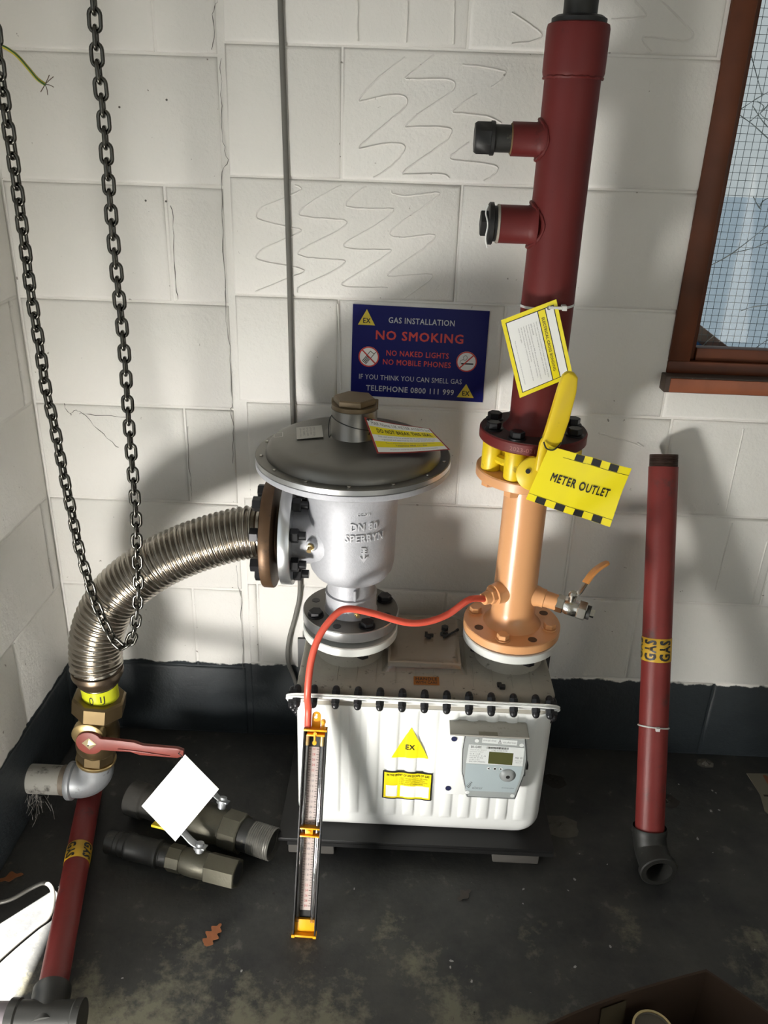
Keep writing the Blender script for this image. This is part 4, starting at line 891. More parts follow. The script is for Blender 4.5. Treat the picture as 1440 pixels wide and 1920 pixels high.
# blank white tag on the lever
wt = thing('blank_tag', 'blank white card tag hanging from the red lever', 'tag', (-0.381, -0.45, 0.095))
tl, tr, bl = V((-0.375, -0.360, 0.242)), V((-0.298, -0.400, 0.190)), V((-0.458, -0.415, 0.149))
bp2 = Panel(bl, tl - bl, (tr - tl) * -1, (tl - bl).length, (tr - tl).length, wt)
MB().add([tl, tr, tr + (bl - tl), bl, tl + V((0, 0.0009, 0)), tr + V((0, 0.0009, 0)), tr + (bl - tl) + V((0, 0.0009, 0)), bl + V((0, 0.0009, 0))], [[0, 1, 2, 3], [7, 6, 5, 4], [0, 4, 5, 1], [1, 5, 6, 2], [2, 6, 7, 3], [3, 7, 4, 0]]).build('card', M_PAPER, wt)
MB().lathe([(0.0030, 0), (0.0030, 0.0012)], tl + V((-0.004, -0.0002, -0.012)), (0, -1, 0), 14).build('eyelet', M_BLK, wt)
MB().tube(smooth_path([tl + V((-0.004, -0.001, -0.012)), tl + V((-0.006, -0.004, 0.000)), tl + V((-0.012, -0.003, 0.004)), tl + V((-0.014, 0.006, -0.002))]), 0.0011, 6).build('tie', M_BLK, wt)

# ------------------------------------------------------------------ red riser
ri = thing('gas_riser', 'tall red painted steel gas riser pipe with two capped side branches', 'pipe', (SX, YC, 0.918))
A1 = (SX, YC, 0)
MB().lathe([(0.0585, 0.9405), (0.054, 0.944), (0.0490, 0.952), (0.0465, 0.958), (0.0462, 1.16), (0.0448, 1.30), (0.0445, 1.528)], A1, ax, 48).build('pipe', M_RED, ri, sharp=60)
MB().lathe([(0.0455, 1.520), (0.0480, 1.526), (0.0490, 1.530), (0.0490, 1.590), (0.0475, 1.596), (0.043, 1.598)], A1, ax, 48).build('coupling', M_RED, ri)
MB().lathe([(0.0425, 1.597), (0.0425, 1.604), (0.036, 1.608)], A1, ax, 40).build('collar', M_BLK, ri)
MB().cyl((SX, YC, 1.60), (SX, YC, 2.45), 0.0262, 32).build('upper_pipe', M_DARKPIPE, ri)
wp = [(SX + 0.0462 * math.cos(a), YC + 0.0462 * math.sin(a), 1.5225 + random.uniform(-0.001, 0.001)) for a in [2 * PI * i / 60 for i in range(61)]]
MB().tube(wp, [0.0022 + random.uniform(-0.0006, 0.0008) for _ in wp], 6).build('weld', M_RED, ri)
def branch(z, r, x1, parent):
    b = MB().lathe([(r * 1.30, 0.036), (r * 1.12, 0.042), (r, 0.050), (r, SX - x1)], (SX, YC, z), (-1, 0, 0), 36, cap=True).build('branch', M_RED, parent, sharp=60)
    wp = []
    for i in range(49):
        a = 2 * PI * i / 48; yy = r * 1.16 * math.cos(a); zz = r * 1.16 * math.sin(a); wp.append((SX - math.sqrt(max(0, 0.0445 ** 2 - yy * yy)) - 0.001, YC + yy, z + zz))
    MB().tube(wp, [0.0032 + random.uniform(-0.0008, 0.0010) for _ in wp], 7).build('weld', M_RED, parent)
    return b
b1 = branch(1.432, 0.0262, 0.2075, ri)
MB().lathe([(0.0225, 0), (0.0235, 0.001), (0.0235, 0.003)], (0.2085, YC, 1.432), (-1, 0, 0), 30).build('jointing_hemp', mat('hemp', (0.20, 0.13, 0.06), 0.8), ri)
MB().cyl((0.2075, YC, 1.432), (0.1755, YC, 1.432), 0.0212, 30).build('nipple', M_DARKPIPE, ri)
cpm = MB().lathe([(0.0255, 0), (0.0265, 0.001), (0.0265, 0.0065), (0.024, 0.0075)], (0.1795, YC, 1.432), (-1, 0, 0), 30); cpm.lathe([(0.0265, 0), (0.0265, 0.022), (0.0235, 0.0262)], (0.173, YC, 1.432), (-1, 0, 0), 8, rot=0.39); cpm.build('hex_cap', M_BLK, ri)
b2 = branch(1.300, 0.0312, 0.1985, ri)
MB().lathe([(0.030, 0), (0.0318, 0.001), (0.0315, 0.0045), (0.029, 0.005)], (0.1990, YC, 1.300), (-1, 0, 0), 30).build('jointing_tape', mat('jointing_tape', (0.34, 0.31, 0.26), 0.8, var=0.2, vscale=90), ri)
pg = MB().lathe([(0.029, 0), (0.029, 0.006), (0.0345, 0.007), (0.0345, 0.014), (0.032, 0.016)], (0.1950, YC, 1.300), (-1, 0, 0), 12); pg.lathe([(0.0205, 0), (0.0205, 0.012), (0.018, 0.0135)], (0.180, YC, 1.300), (-1, 0, 0), 4, rot=0.2); pg.build('plug', M_BLK, ri)
MB().tube(smooth_path([(0.177, YC - 0.010, 1.330), (0.174, YC - 0.012, 1.318), (0.178, YC - 0.022, 1.300), (0.176, YC - 0.020, 1.278), (0.181, YC - 0.014, 1.262)]), 0.0014, 6).build('sealant_string', M_PAPER, ri)
fr = MB().lathe([(0.0985, 0.918), (0.1005, 0.9205), (0.1005, 0.937), (0.0985, 0.9395), (0.056, 0.9405)], A1, ax, 64).build('flange', M_RED, ri)
MB().lathe([(0.0983, 0.9397), (0.0983, 0.9402), (0.050, 0.9410)], A1, ax, 64, cap=False).build('flange_face', mat('dark_red', (0.035, 0.014, 0.013), 0.6, var=0.3, vscale=30), fr)  # darker red over the flange's top face
vs_, f_ = text_geo('2023-021-S-10', 0.0); MB().add([V((SX + 0.1010 * math.cos(-PI / 2 - 0.55 + 0.75 * a), YC + 0.1010 * math.sin(-PI / 2 - 0.55 + 0.75 * a), 0.924 + 0.008 * b)) for a, b in vs_], f_).build('stamped_lettering', mat('red_wear', (0.28, 0.08, 0.07), 0.5), fr)
bolt2 = MB().lathe([(0.0168, 0), (0.0168, 0.003)], (0, 0, 0), (0, 0, 1), 20); bolt2.hex((0, 0, 0.003), (0, 0, 0.015), 0.0138, 0.1); bolt2 = bolt2.mesh('bolt', M_BLKM)
for k in range(8): a = PI / 8 + k * PI / 4 - 0.12; inst(bolt2, 'bolt', ri, basis((SX + 0.080 * math.cos(a), YC + 0.080 * math.sin(a), 0.9402), ax, roll=k))

# ------------------------------------------------------------------ yellow outlet valve
ov = thing('outlet_valve', 'yellow lugged outlet valve clamped between red and ochre flanges', 'valve', (SX, YC, 0.862))
MB().lathe([(0.066, 0.8625), (0.068, 0.866), (0.068, 0.914), (0.066, 0.9175)], A1, ax, 48).build('valve_body', M_YEL, ov)
lug = MB().lathe([(0.0185, 0), (0.0195, 0.002), (0.0195, 0.050), (0.0185, 0.0545)], (0, 0, 0), (0, 0, 1), 24).mesh('lug', M_YEL)
for k in range(8):
    a = PI / 8 + k * PI / 4 - 0.12; inst(lug, 'lug', ov, Matrix.Translation((SX + 0.078 * math.cos(a), YC + 0.078 * math.sin(a), 0.8628)))
web = []
for k in range(65): a = 2 * PI * k / 64; web.append((SX + 0.074 * math.cos(a), YC + 0.074 * math.sin(a), 0.888))
MB().tube(web, 0.009, 8).build('web', M_YEL, ov)
MB().lathe([(0.014, 0), (0.014, 0.06), (0.011, 0.064)], (SX - 0.006, YC - 0.07, 0.886), (-0.10, -1, 0.0), 20).build('stem', M_YEL, ov)
iq = V((0.283, -0.344, 0.897))
MB().lathe([(0.030, 0), (0.030, 0.006), (0.028, 0.0075)], iq, (-0.10, -1, 0.12), 32).build('indicator_plate', M_YEL, ov, bevel=0)
MB().lathe([(0.0045, 0.0078), (0.0045, 0.0085)], iq + V((-0.010, -0.0003, 0.006)), (-0.10, -1, 0.12), 16).build('pin', M_BLACKP, ov)
# flat lever: neck, then a broad grip with a rounded end leaning right
hp3 = [(0.2835, 0.905), (0.2980, 0.902), (0.3010, 0.945), (0.3225, 0.951), (0.3325, 1.000), (0.3385, 1.050), (0.3375, 1.074), (0.3300, 1.0835), (0.3190, 1.0840), (0.3110, 1.078), (0.3060, 1.055), (0.2985, 1.010), (0.2925, 0.975), (0.2865, 0.955)]
lvv = MB().prism([(x, z) for x, z in hp3], (0, 0, 0), (1, 0, 0), (0, 0, 1), (0, -1, 0), 0.341, 0.357).build('lever', M_YEL, ov, bevel=0.0055)
lvv['label'] = 'upright yellow lever with worn rounded end'
mb = MB(); mb.tube(smooth_path([(0.3020, -0.358, 0.955), (0.3055, -0.3585, 0.985), (0.3130, -0.3585, 1.030)]), [0.0008, 0.0022, 0.0022] + [0.002] * 14, 6) if False else None

# METER OUTLET tag
mo = thing('meter_outlet_tag', 'yellow METER OUTLET tag with black and yellow chequered edges', 'tag', (0.36, -0.365, 0.88))
tl, tr, bl = V((0.302, -0.362, 0.955)), V((0.444, -0.376, 0.923)), V((0.272, -0.366, 0.857))
pm = Panel(bl, tr - tl, tl - bl, (tr - tl).length, (tl - bl).length, mo, bend=lambda u, v: 0.0035 * math.sin(PI * u * 1.2) * (0.4 + 0.6 * v))
class Quad(Panel):
    TL, TR, BR, BL = V((0.302, -0.362, 0.956)), V((0.4445, -0.374, 0.9255)), V((0.4225, -0.376, 0.8145)), V((0.2715, -0.366, 0.8565))
    def pt(s, u, v, n):
        p = (s.TL * (1 - u) + s.TR * u) * (1 - v) + (s.BL * (1 - u) + s.BR * u) * v
        return p + V((0.05, -1, 0)) * (n + 0.004 * math.sin(PI * u * 1.1) * (0.3 + 0.7 * v) + (0.0025 * math.sin(9 * u + 5 * v) if u > 0.45 else 0))
qm = Quad(bl, tr - tl, tl - bl, 0.146, 0.105, mo)
def gridsheet(pan, u0, u1, v0, v1, m, n, name, KU=16, KV=8):
    vs = [pan.pt(u0 + (u1 - u0) * i / KU, v0 + (v1 - v0) * j / KV, n) for i in range(KU + 1) for j in range(KV + 1)]
    fs = [[i * (KV + 1) + j, i * (KV + 1) + j + 1, (i + 1) * (KV + 1) + j + 1, (i + 1) * (KV + 1) + j] for i in range(KU) for j in range(KV)]
    return MB().add(vs, fs).build(name, m, pan.p, sharp=80)
gridsheet(qm, 0, 1, 0, 1, M_CARDY, 0, 'tag_card')
M_CARDY.node_tree.nodes['Principled BSDF'].inputs['Roughness'].default_value = 0.3
for k in range(3): gridsheet(qm, 0.33 + 0.205 * k, 0.33 + 0.205 * k + 0.105, 0.005, 0.115, M_BLACKP, 0.0006, 'check', 3, 2)
for k in range(4): gridsheet(qm, 0.10 + 0.225 * k, 0.10 + 0.225 * k + 0.11, 0.885, 0.995, M_BLACKP, 0.0006, 'check', 3, 2)
gridsheet(qm, 0.20, 1.0, 0.118, 0.124, M_BLACKP, 0.0006, 'rule', 14, 1); gridsheet(qm, 0.0, 1.0, 0.876, 0.882, M_BLACKP, 0.0006, 'rule', 14, 1)
qm.text('METER OUTLET', 0.16, 0.86, 0.41, 0.56, M_BLACKP, 0.02, 0.0010)
MB().tube(smooth_path([(0.292, -0.360, 0.962), (0.297, -0.364, 0.952), (0.308, -0.366, 0.950), (0.316, -0.364, 0.956), (0.322, -0.352, 0.961), (0.308, -0.334, 0.963), (0.292, -0.345, 0.966), (0.288, -0.356, 0.968)]), 0.0013, 6).build('tie', M_BLK, mo)

# ELECTRICAL CROSS BONDING tag held by a nylon tie round the riser
eb = thing('cross_bonding_tag', 'tilted white and yellow ELECTRICAL CROSS BONDING tag on the red riser', 'tag', (0.28, -0.275, 1.10))
class QE(Panel):
    TL, TR, BR, BL = V((0.300, -0.276, 1.188)), V((0.344, -0.280, 1.058)), V((0.255, -0.282, 1.015)), V((0.210, -0.276, 1.149))   # text runs down the long side
    def pt(s, u, v, n):
        return (s.TL * (1 - u) + s.TR * u) * (1 - v) + (s.BL * (1 - u) + s.BR * u) * v + V((0, -1, 0)) * n
qe = QE((0, 0, 0), (1, 0, 0), (0, 0, 1), 0.138, 0.099, eb)
gridsheet(qe, 0, 1, 0, 1, M_CARDY, 0, 'tag_card', 2, 2); gridsheet(qe, 0.05, 0.95, 0.065, 0.935, M_BLACKP, 0.0004, 'border', 2, 2); gridsheet(qe, 0.06, 0.94, 0.08, 0.92, M_PAPER, 0.0008, 'tag_face', 2, 2)
gridsheet(qe, 0.06, 0.94, 0.215, 0.365, M_BLACKP, 0.0010, 'border', 2, 1); gridsheet(qe, 0.06, 0.94, 0.23, 0.35, M_CARDY, 0.0013, 'tag_band', 2, 1)
qe.text('ELECTRICAL CROSS BONDING', 0.15, 0.84, 0.265, 0.315, M_BLACKP, 0.01, 0.0017)
ln = ('Some types of electrical installation are fitted with cross bonding which', 'is the connection of internal gas and water pipes to the installation', 'earth terminal.', 'In electrical installations with PME (Protective Multiple Earth) must be',
      'fitted with cross bonding. You are advised to have this checked by a', 'suitable electrical contractor. If you are not', 'the owner of the property could you bring this to the attention of the', 'owner or his agent.')
for k, t in enumerate(ln): qe.text(t, 0.17, 0.17 + 0.0098 * len(t), 0.405 + 0.046 * k, 0.432 + 0.046 * k, M_GREYT, 0, 0.0012)
qe.text('This notice is not to be removed by unauthorised persons', 0.30, 0.86, 0.84, 0.862, M_GREYT, 0, 0.0012)
tp = [(SX + 0.0475 * math.cos(a), YC + 0.0475 * math.sin(a), 1.170 - 0.006 * math.sin(a * 0.5 + 0.6)) for a in [2 * PI * i / 48 for i in range(49)]]
mb = MB()
for (x, y, z), (x2, y2, z2) in zip(tp, tp[1:]): mb.add([(x, y, z - 0.0022), (x2, y2, z2 - 0.0022), (x2, y2, z2 + 0.0022), (x, y, z + 0.0022)], [[0, 1, 2, 3]])
mb.build('cable_tie', M_TIE, eb)
mb = MB(); mb.box((0.3105, -0.286, 1.1705), (0.3185, -0.268, 1.1785)); mb.box((0.288, -0.2805, 1.172), (0.312, -0.279, 1.1765)); mb.build('tie_head', M_TIE, eb, bevel=0.0008)
MB().lathe([(0.0034, 0), (0.0034, 0.001)], (0.289, -0.2768, 1.173), (0, -1, 0), 14).build('eyelet', M_GREYT, eb)

# ------------------------------------------------------------------ ochre outlet spool
sp_ = thing('outlet_spool', 'ochre painted flanged pipe spool between the meter and the yellow valve', 'pipe', (SX, YC, 0.496))
MB().lathe([(0.060, 0.5155), (0.054, 0.522), (0.0455, 0.532), (0.0445, 0.55), (0.0430, 0.70), (0.0425, 0.843)], A1, ax, 48, cap=False).build('pipe', M_PEACH, sp_, sharp=60)
MB().lathe([(0.099, 0.842), (0.1010, 0.844), (0.1010, 0.860), (0.099, 0.8622), (0.05, 0.8622)], A1, ax, 64).build('upper_flange', M_PEACH, sp_)
MB().lathe([(0.099, 0.4965), (0.1005, 0.498), (0.1005, 0.514), (0.099, 0.5155), (0.05, 0.5155)], A1, ax, 64).build('lower_flange', M_PEACH, sp_)
bm = MB().lathe([(0.015, 0), (0.015, 0.0025)], (0, 0, 0), (0, 0, 1), 18); bm.hex((0, 0, 0.0025), (0, 0, 0.013), 0.0125, 0.1); bm = bm.mesh('bolt', M_PEACH)
nutm = MB().hex((0, 0, 0), (0, 0, 0.014), 0.0150, 0.1).mesh('nut', M_PEACH)
hl2 = MB().lathe([(0.0092, 0), (0.0092, 0.0006)], (0, 0, 0), (0, 0, 1), 16).mesh('bolt_hole', mat('hole_dark', (0.10, 0.05, 0.025), 0.8))
for k in range(8):
    a = PI / 8 + k * PI / 4 + 0.05; x_, y_ = SX + 0.079 * math.cos(a), YC + 0.079 * math.sin(a)
    if k % 2: inst(bm, 'bolt', sp_, basis((x_, y_, 0.5157), ax, roll=k))
    else: inst(hl2, 'bolt_hole', sp_, basis((x_, y_, 0.5157), ax))
    a = PI / 8 + k * PI / 4 - 0.12; inst(nutm, 'nut', sp_, basis((SX + 0.079 * math.cos(a), YC + 0.079 * math.sin(a), 0.842), (0, 0, -1), roll=k))
# left spigot for the hose (points left and to the front), right spigot for the drain valve
d1 = V((-0.80, -0.58, -0.06)).normalized(); s1 = V((SX, YC, 0.598)) + d1 * 0.036
MB().lathe([(0.024, 0), (0.023, 0.008), (0.0215, 0.016), (0.0215, 0.024)], s1, d1, 28).build('spigot', M_PEACH, sp_, sharp=60)
MB().hex(s1 + d1 * 0.024, s1 + d1 * 0.036, 0.0175, 0.1).build('test_point', M_PEACH, sp_); MB().lathe([(0.013, 0.036), (0.0135, 0.042), (0.012, 0.050)], s1, d1, 20).build('test_point', M_PEACH, sp_)
NZ = s1 + d1 * 0.048
d2 = V((0.93, -0.32, -0.12)).normalized(); s2 = V((SX, YC, 0.590)) + d2 * 0.036
MB().lathe([(0.0225, 0), (0.0215, 0.010), (0.0195, 0.018), (0.0195, 0.026), (0.0170, 0.027), (0.0165, 0.052)], s2, d2, 28).build('spigot', M_PEACH, sp_, sharp=60)
dv = thing('drain_valve', 'nickel plated mini ball valve with orange lever on the ochre spool', 'valve', s2 + d2 * 0.052)
s3 = s2 + d2 * 0.050
MB().hex(s3, s3 + d2 * 0.016, 0.0185, 0.08).build('hex_end', M_NICKEL, dv)
MB().lathe([(0.015, 0.016), (0.0175, 0.022), (0.0175, 0.040), (0.015, 0.046)], s3, d2, 24).build('valve_body', M_NICKEL, dv, sharp=60)
MB().hex(s3 + d2 * 0.044, s3 + d2 * 0.062, 0.0205, 0.08, rot=0.4).build('hex_end', M_NICKEL, dv)
MB().lathe([(0.014, 0.062), (0.0145, 0.064), (0.0145, 0.070)], s3, d2, 20).build('plug', M_DARKPIPE, dv); MB().lathe([(0.0095, 0.070), (0.0095, 0.078)], s3, d2, 4).build('plug_square', M_NICKEL, dv)
hb = s3 + d2 * 0.030; upv = V((0.02, -0.10, 1)).normalized()
MB().lathe([(0.0075, 0.012), (0.0075, 0.026), (0.0095, 0.027), (0.0095, 0.033), (0.006, 0.037)], hb, upv, 18).build('stem', M_NICKEL, dv)
hl = [hb + upv * 0.029 + V(p) for p in ((-0.002, 0, 0), (0.010, 0, 0.004), (0.018, 0.0, 0.020), (0.024, 0.0, 0.034))]
def strip(path, wd, th, side):
    mb = MB(); side = V(side).normalized(); n = len(path); vs = []; fs = []
    path = [V(p) for p in path]; wl_ = wd if isinstance(wd, (list, tuple)) else [wd] * n
    for i, p in enumerate(path):
        t = (path[min(i + 1, n - 1)] - path[max(0, i - 1)]).normalized(); nn = t.cross(side).normalized()
        vs += [p + side * wl_[i] / 2 + nn * th / 2, p - side * wl_[i] / 2 + nn * th / 2, p - side * wl_[i] / 2 - nn * th / 2, p + side * wl_[i] / 2 - nn * th / 2]
    for i in range(n - 1):
        for j in range(4): k = (j + 1) % 4; fs.append([4 * i + j, 4 * i + k, 4 * i + 4 + k, 4 * i + 4 + j])
    fs += [[3, 2, 1, 0], [4 * n - 4, 4 * n - 3, 4 * n - 2, 4 * n - 1]]
    return mb.add(vs, fs)
lv = strip(smooth_path(hl, 5), 0.015, 0.003, (0.30, -0.90, 0.28)).build('lever', M_NICKEL, dv, bevel=0.0008)
gl_ = [hl[-1] + V(p) for p in ((-0.003, 0, -0.005), (0.008, 0.004, 0.014), (0.020, 0.009, 0.025), (0.034, 0.014, 0.033), (0.040, 0.016, 0.036))]
g_ = strip(smooth_path(gl_, 4), [0.019] * 12 + [0.018, 0.017, 0.015, 0.012, 0.008], 0.006, (0.30, -0.90, 0.28)).build('lever_sleeve', M_ORNG, lv, bevel=0.0015); g_['label'] = 'scuffed orange lever sleeve'

# ------------------------------------------------------------------ U-gauge manometer leaning on the meter
mn = thing('manometer', 'black U-tube manometer with amber ends leaning against the white meter', 'manometer', (-0.101, -0.583, 0.0))
mo_ = V((-0.1010, -0.5800, 0.001)); mt_ = V((-0.0935, -0.4285, 0.384)); MV = (mt_ - mo_).normalized(); MU = V((1, 0, 0)); MU = (MU - MV * MU.dot(MV)).normalized(); MNn = MU.cross(MV).normalized(); ML_ = (mt_ - mo_).length
def mbx(u0, u1, v0, v1, n0, n1): return MB().obox(mo_, MU, MV, MNn, u0, u1, v0, v1, n0, n1)
mbx(-0.020, 0.020, 0.0, ML_, -0.010, -0.008).build('back_plate', M_BLK, mn)
mbx(-0.0225, -0.0195, 0.0, ML_, -0.010, 0.010).build('side_rail', M_BLK, mn, bevel=0.0006); mbx(0.0195, 0.0225, 0.0, ML_, -0.010, 0.010).build('side_rail', M_BLK, mn, bevel=0.0006)
scp = Panel(mo_ + MU * -0.0115 + MV * 0.045 + MNn * -0.0078, MU, MV, 0.020, ML_ - 0.085, mn)
scp.rect(0, 1, 0, 1, mat('scale_card', (0.42, 0.35, 0.32), 0.5), 0.0006, 'scale')
mb = MB()
for k in range(61):
    v = 0.012 + k * 0.016
    for u0, u1 in ((0.02, 0.16 if k % 2 else 0.26), (0.98 - (0.14 if k % 2 else 0.24), 0.98)):
        mb.add([scp.pt(u0, v, 0.0011), scp.pt(u1, v, 0.0011), scp.pt(u1, v + 0.0028, 0.0011), scp.pt(u0, v + 0.0028, 0.0011)], [[0, 1, 2, 3]])
o = mb.build('scale_marks', M_BLACKP, mn); o['kind'] = 'stuff'
for k in range(31):
    n_ = abs(30 - 2 * k); scp.text(str(n_), 0.36, 0.64, 0.006 + 0.032 * k, 0.020 + 0.032 * k, M_GREYT if 4 < k < 26 else mat('scale_red', (0.30, 0.04, 0.03)), 0.0, 0.0011)
for u in (-0.0155, 0.0140): MB().cyl(mo_ + MU * u + MV * 0.026, mo_ + MU * u + MV * (ML_ - 0.020), 0.0042, 14).build('tube', M_TUBE, mn)
t = mbx(-0.0225, 0.0225, ML_ - 0.004, ML_ + 0.0, -0.010, 0.012); t.obox(mo_, MU, MV, MNn, -0.016, 0.019, ML_ - 0.014, ML_ - 0.010, -0.008, 0.010); t.build('top_cap', M_AMBER, mn, bevel=0.0006)
MB().prism([(0.0085 * math.cos(a) , ML_ + 0.022 + 0.0085 * math.sin(a)) for a in [i * PI / 10 for i in range(11)]] + [(-0.0085, ML_ - 0.002), (0.0085, ML_ - 0.002)], mo_, MU, MV, MNn, -0.006, -0.003).build('hanging_loop', M_AMBER, mn, bevel=0.0006)
MB().prism([(0.0030 * math.cos(a) - 0.001, ML_ + 0.020 + 0.0030 * math.sin(a)) for a in [i * 2 * PI / 12 for i in range(12)]], mo_, MU, MV, MNn, -0.0031, -0.0026).build('keyhole', M_WHITE, mn)
MB().prism([(0.0020 * math.cos(a), ML_ + 0.0245 + 0.0020 * math.sin(a)) for a in [i * 2 * PI / 12 for i in range(12)]], mo_, MU, MV, MNn, -0.0031, -0.0026).build('keyhole', M_WHITE, mn)
MB().cyl(mo_ + MU * 0.0140 + MV * (ML_ - 0.004), mo_ + MU * 0.0140 + MV * (ML_ + 0.017), 0.0036, 14).build('spigot', M_AMBER, mn); MB().lathe([(0.0046, 0.010), (0.0046, 0.015)], mo_ + MU * 0.0140 + MV * ML_, MV, 14).build('spigot_rib', M_AMBER, mn)
MB().cyl(mo_ + MU * -0.0155 + MV * (ML_ - 0.004), mo_ + MU * -0.0155 + MV * (ML_ + 0.012), 0.0036, 14).build('spigot', M_AMBER, mn)
t = MB(); t.tube([mo_ + MU * 0.0 + MV * (ML_ - 0.006) + MNn * 0.011, mo_ + MV * (ML_ - 0.024) + MNn * 0.011], 0.0022, 8); t.lathe([(0.0042, -0.0018), (0.0042, 0.0018)], mo_ + MV * (ML_ - 0.026) + MNn * 0.011, MNn, 14); t.lathe([(0.0036, -0.0018), (0.0036, 0.0018)], mo_ + MV * (ML_ - 0.008) + MNn * 0.011, MNn, 14); t.build('toggle', M_AMBER, mn)
for u in (-0.0155, 0.0140): MB().cyl(mo_ + MU * u + MV * (ML_ - 0.034), mo_ + MU * u + MV * (ML_ - 0.014), 0.0052, 14).build('tube_socket', M_BRASSB, mn)
t = MB(); mc = ML_ * 0.505
t.obox(mo_, MU, MV, MNn, -0.0190, 0.0190, mc + 0.006, mc + 0.009, -0.008, 0.010); t.obox(mo_, MU, MV, MNn, -0.0190, 0.0190, mc - 0.009, mc - 0.006, -0.008, 0.010); t.obox(mo_, MU, MV, MNn, -0.009, 0.006, mc - 0.006, mc + 0.006, -0.006, 0.006); t.lathe([(0.0035, 0), (0.0035, 0.002)], mo_ + MV * mc + MNn * 0.006 + MU * -0.001, MNn, 12); t.build('clamp', M_AMBER, mn, bevel=0.0004)
t = mbx(-0.0195, 0.0195, 0.0, 0.004, -0.008, 0.012); t.obox(mo_, MU, MV, MNn, -0.0195, 0.0195, 0.0, 0.030, -0.008, 0.0); t.build('bottom_block', M_AMBER, mn, bevel=0.0006)
for u in (-0.021, 0.021): mbx(u - 0.003, u + 0.003, -0.0008, 0.004, -0.008, 0.013).build('foot', M_AMBER, mn)

rh = [V(p) for p in REDHOSE]; s0 = mo_ + MU * -0.0155 + MV * (ML_ + 0.001)
rh[0] = s0; rh[1] = V((rh[1].x, s0.y + 0.010, s0.z + 0.035)); rh[-1] = NZ
o = MB().tube(smooth_path(rh, 10), 0.0068, 14).build('rubber_hose', M_RUBBER, None, tuple(s0)); tag(o, 'red rubber test hose looping from the manometer to the ochre spool', 'hose')

# ------------------------------------------------------------------ bagged leaflet and loose bits on the meter top
pk = thing('bagged_leaflet', 'folded paper in a clear plastic bag lying on top of the meter', 'packet', (0.115, -0.22, 0.4285))
mb = MB(); mb.box((0.040, -0.283, 0.4312), (0.192, -0.105, 0.4440)); mb.build('paper', mat('dusty_paper', (0.34, 0.285, 0.225), 0.8, var=0.1, vscale=40, dirt=((0.10, 0.085, 0.07), 0.12, 60)), pk, bevel=0.002)
K = 18; vs = []; fs = []
for i in range(K + 1):
    for j in range(K + 1):
        u, v = i / K, j / K; e_ = min(u, 1 - u, v, 1 - v); h_ = 0.4298 + 0.0165 * min(1, e_ * 7) ** 0.5 + random.uniform(0, 0.0012)
        vs.append((0.028 + 0.176 * u, -0.300 + 0.212 * v, h_))
for i in range(K):
    for j in range(K): a = i * (K + 1) + j; fs.append([a, a + K + 1, a + K + 2, a + 1])
MB().add(vs, fs).build('plastic_film', M_FILM, pk, sharp=80)
wn_ = MB().lathe([(0.006, 0), (0.006, 0.006)], (0.126, -0.192, 0.4475), (0, 0, 1), 10); wn_.box((0.117, -0.195, 0.450), (0.123, -0.190, 0.461)); wn_.box((0.129, -0.194, 0.449), (0.136, -0.189, 0.456)); tag(wn_.build('wing_nut', M_BLK, None, (0.126, -0.192, 0.4475)), 'small black wing nut on the bagged paper', 'nut')
tag(MB().hex((0.162, -0.158, 0.4475), (0.162, -0.158, 0.456), 0.0085).build('hex_nut', M_DARKPIPE, None, (0.162, -0.158, 0.4475)), 'dark loose hex nut on the bagged paper beside the long screw, nearer the wall', 'nut')
tag(MB().ring((0.160, -0.178, 0.4475), (0, 0, 1), 0.004, 0.009, 0, 0.003, 18).build('washer', M_DARKPIPE, None, (0.160, -0.178, 0.4475)), 'dark washer on the bagged paper at the head of the long screw', 'washer')
t = MB().cyl((0.158, -0.194, 0.4500), (0.190, -0.160, 0.4500), 0.0022, 10); t.cyl((0.188, -0.162, 0.4500), (0.191, -0.159, 0.4500), 0.0032, 10); tag(t.build('long_screw', M_BLK, None, (0.174, -0.177, 0.4475)), 'thin dark screw lying across the bagged paper', 'screw')
t = MB(); t.box((0.262, -0.335, 0.4286), (0.272, -0.322, 0.4345)); t.box((0.266, -0.342, 0.4286), (0.278, -0.333, 0.438)); tag(t.build('grit_lump', M_BLK, None, (0.268, -0.333, 0.4285), bevel=0.002), 'small black lump of grit on the meter top at the right', 'debris')

# ------------------------------------------------------------------ wall sign
sn = thing('warning_sign', 'navy NO SMOKING gas installation sign fixed to the white block wall', 'sign', (0.078, -0.003, 1.02))
class QS(Panel):
    TL, TR, BR, BL = V((-0.0610, -0.0035, 1.1165)), V((0.2175, -0.0030, 1.1125)), V((0.2185, -0.0030, 0.9205)), V((-0.0630, -0.0035, 0.9255))
    def pt(s, u, v, n): return (s.TL * (1 - u) + s.TR * u) * (1 - v) + (s.BL * (1 - u) + s.BR * u) * v + V((0, -1, 0)) * n
qs = QS((0, 0, 0), (1, 0, -0.013), (0, 0, 1), 0.279, 0.191, sn)
P = [qs.pt(u, v, n) for n in (0.0, -0.003) for u, v in ((0, 0), (1, 0), (1, 1), (0, 1))]
MB().add(P, [[0, 3, 2, 1], [4, 5, 6, 7], [0, 1, 5, 4], [1, 2, 6, 5], [2, 3, 7, 6], [3, 0, 4, 7]]).build('board', M_NAVY, sn)
qs.text('GAS INSTALLATION', 0.265, 0.750, 0.115, 0.178, M_SGREY, 0.012); qs.text('NO SMOKING', 0.175, 0.822, 0.262, 0.362, M_SREDT, 0.02)
qs.text('NO NAKED LIGHTS', 0.258, 0.722, 0.472, 0.533, M_SREDT, 0.012); qs.text('NO MOBILE PHONES', 0.235, 0.742, 0.572, 0.633, M_SREDT, 0.012)
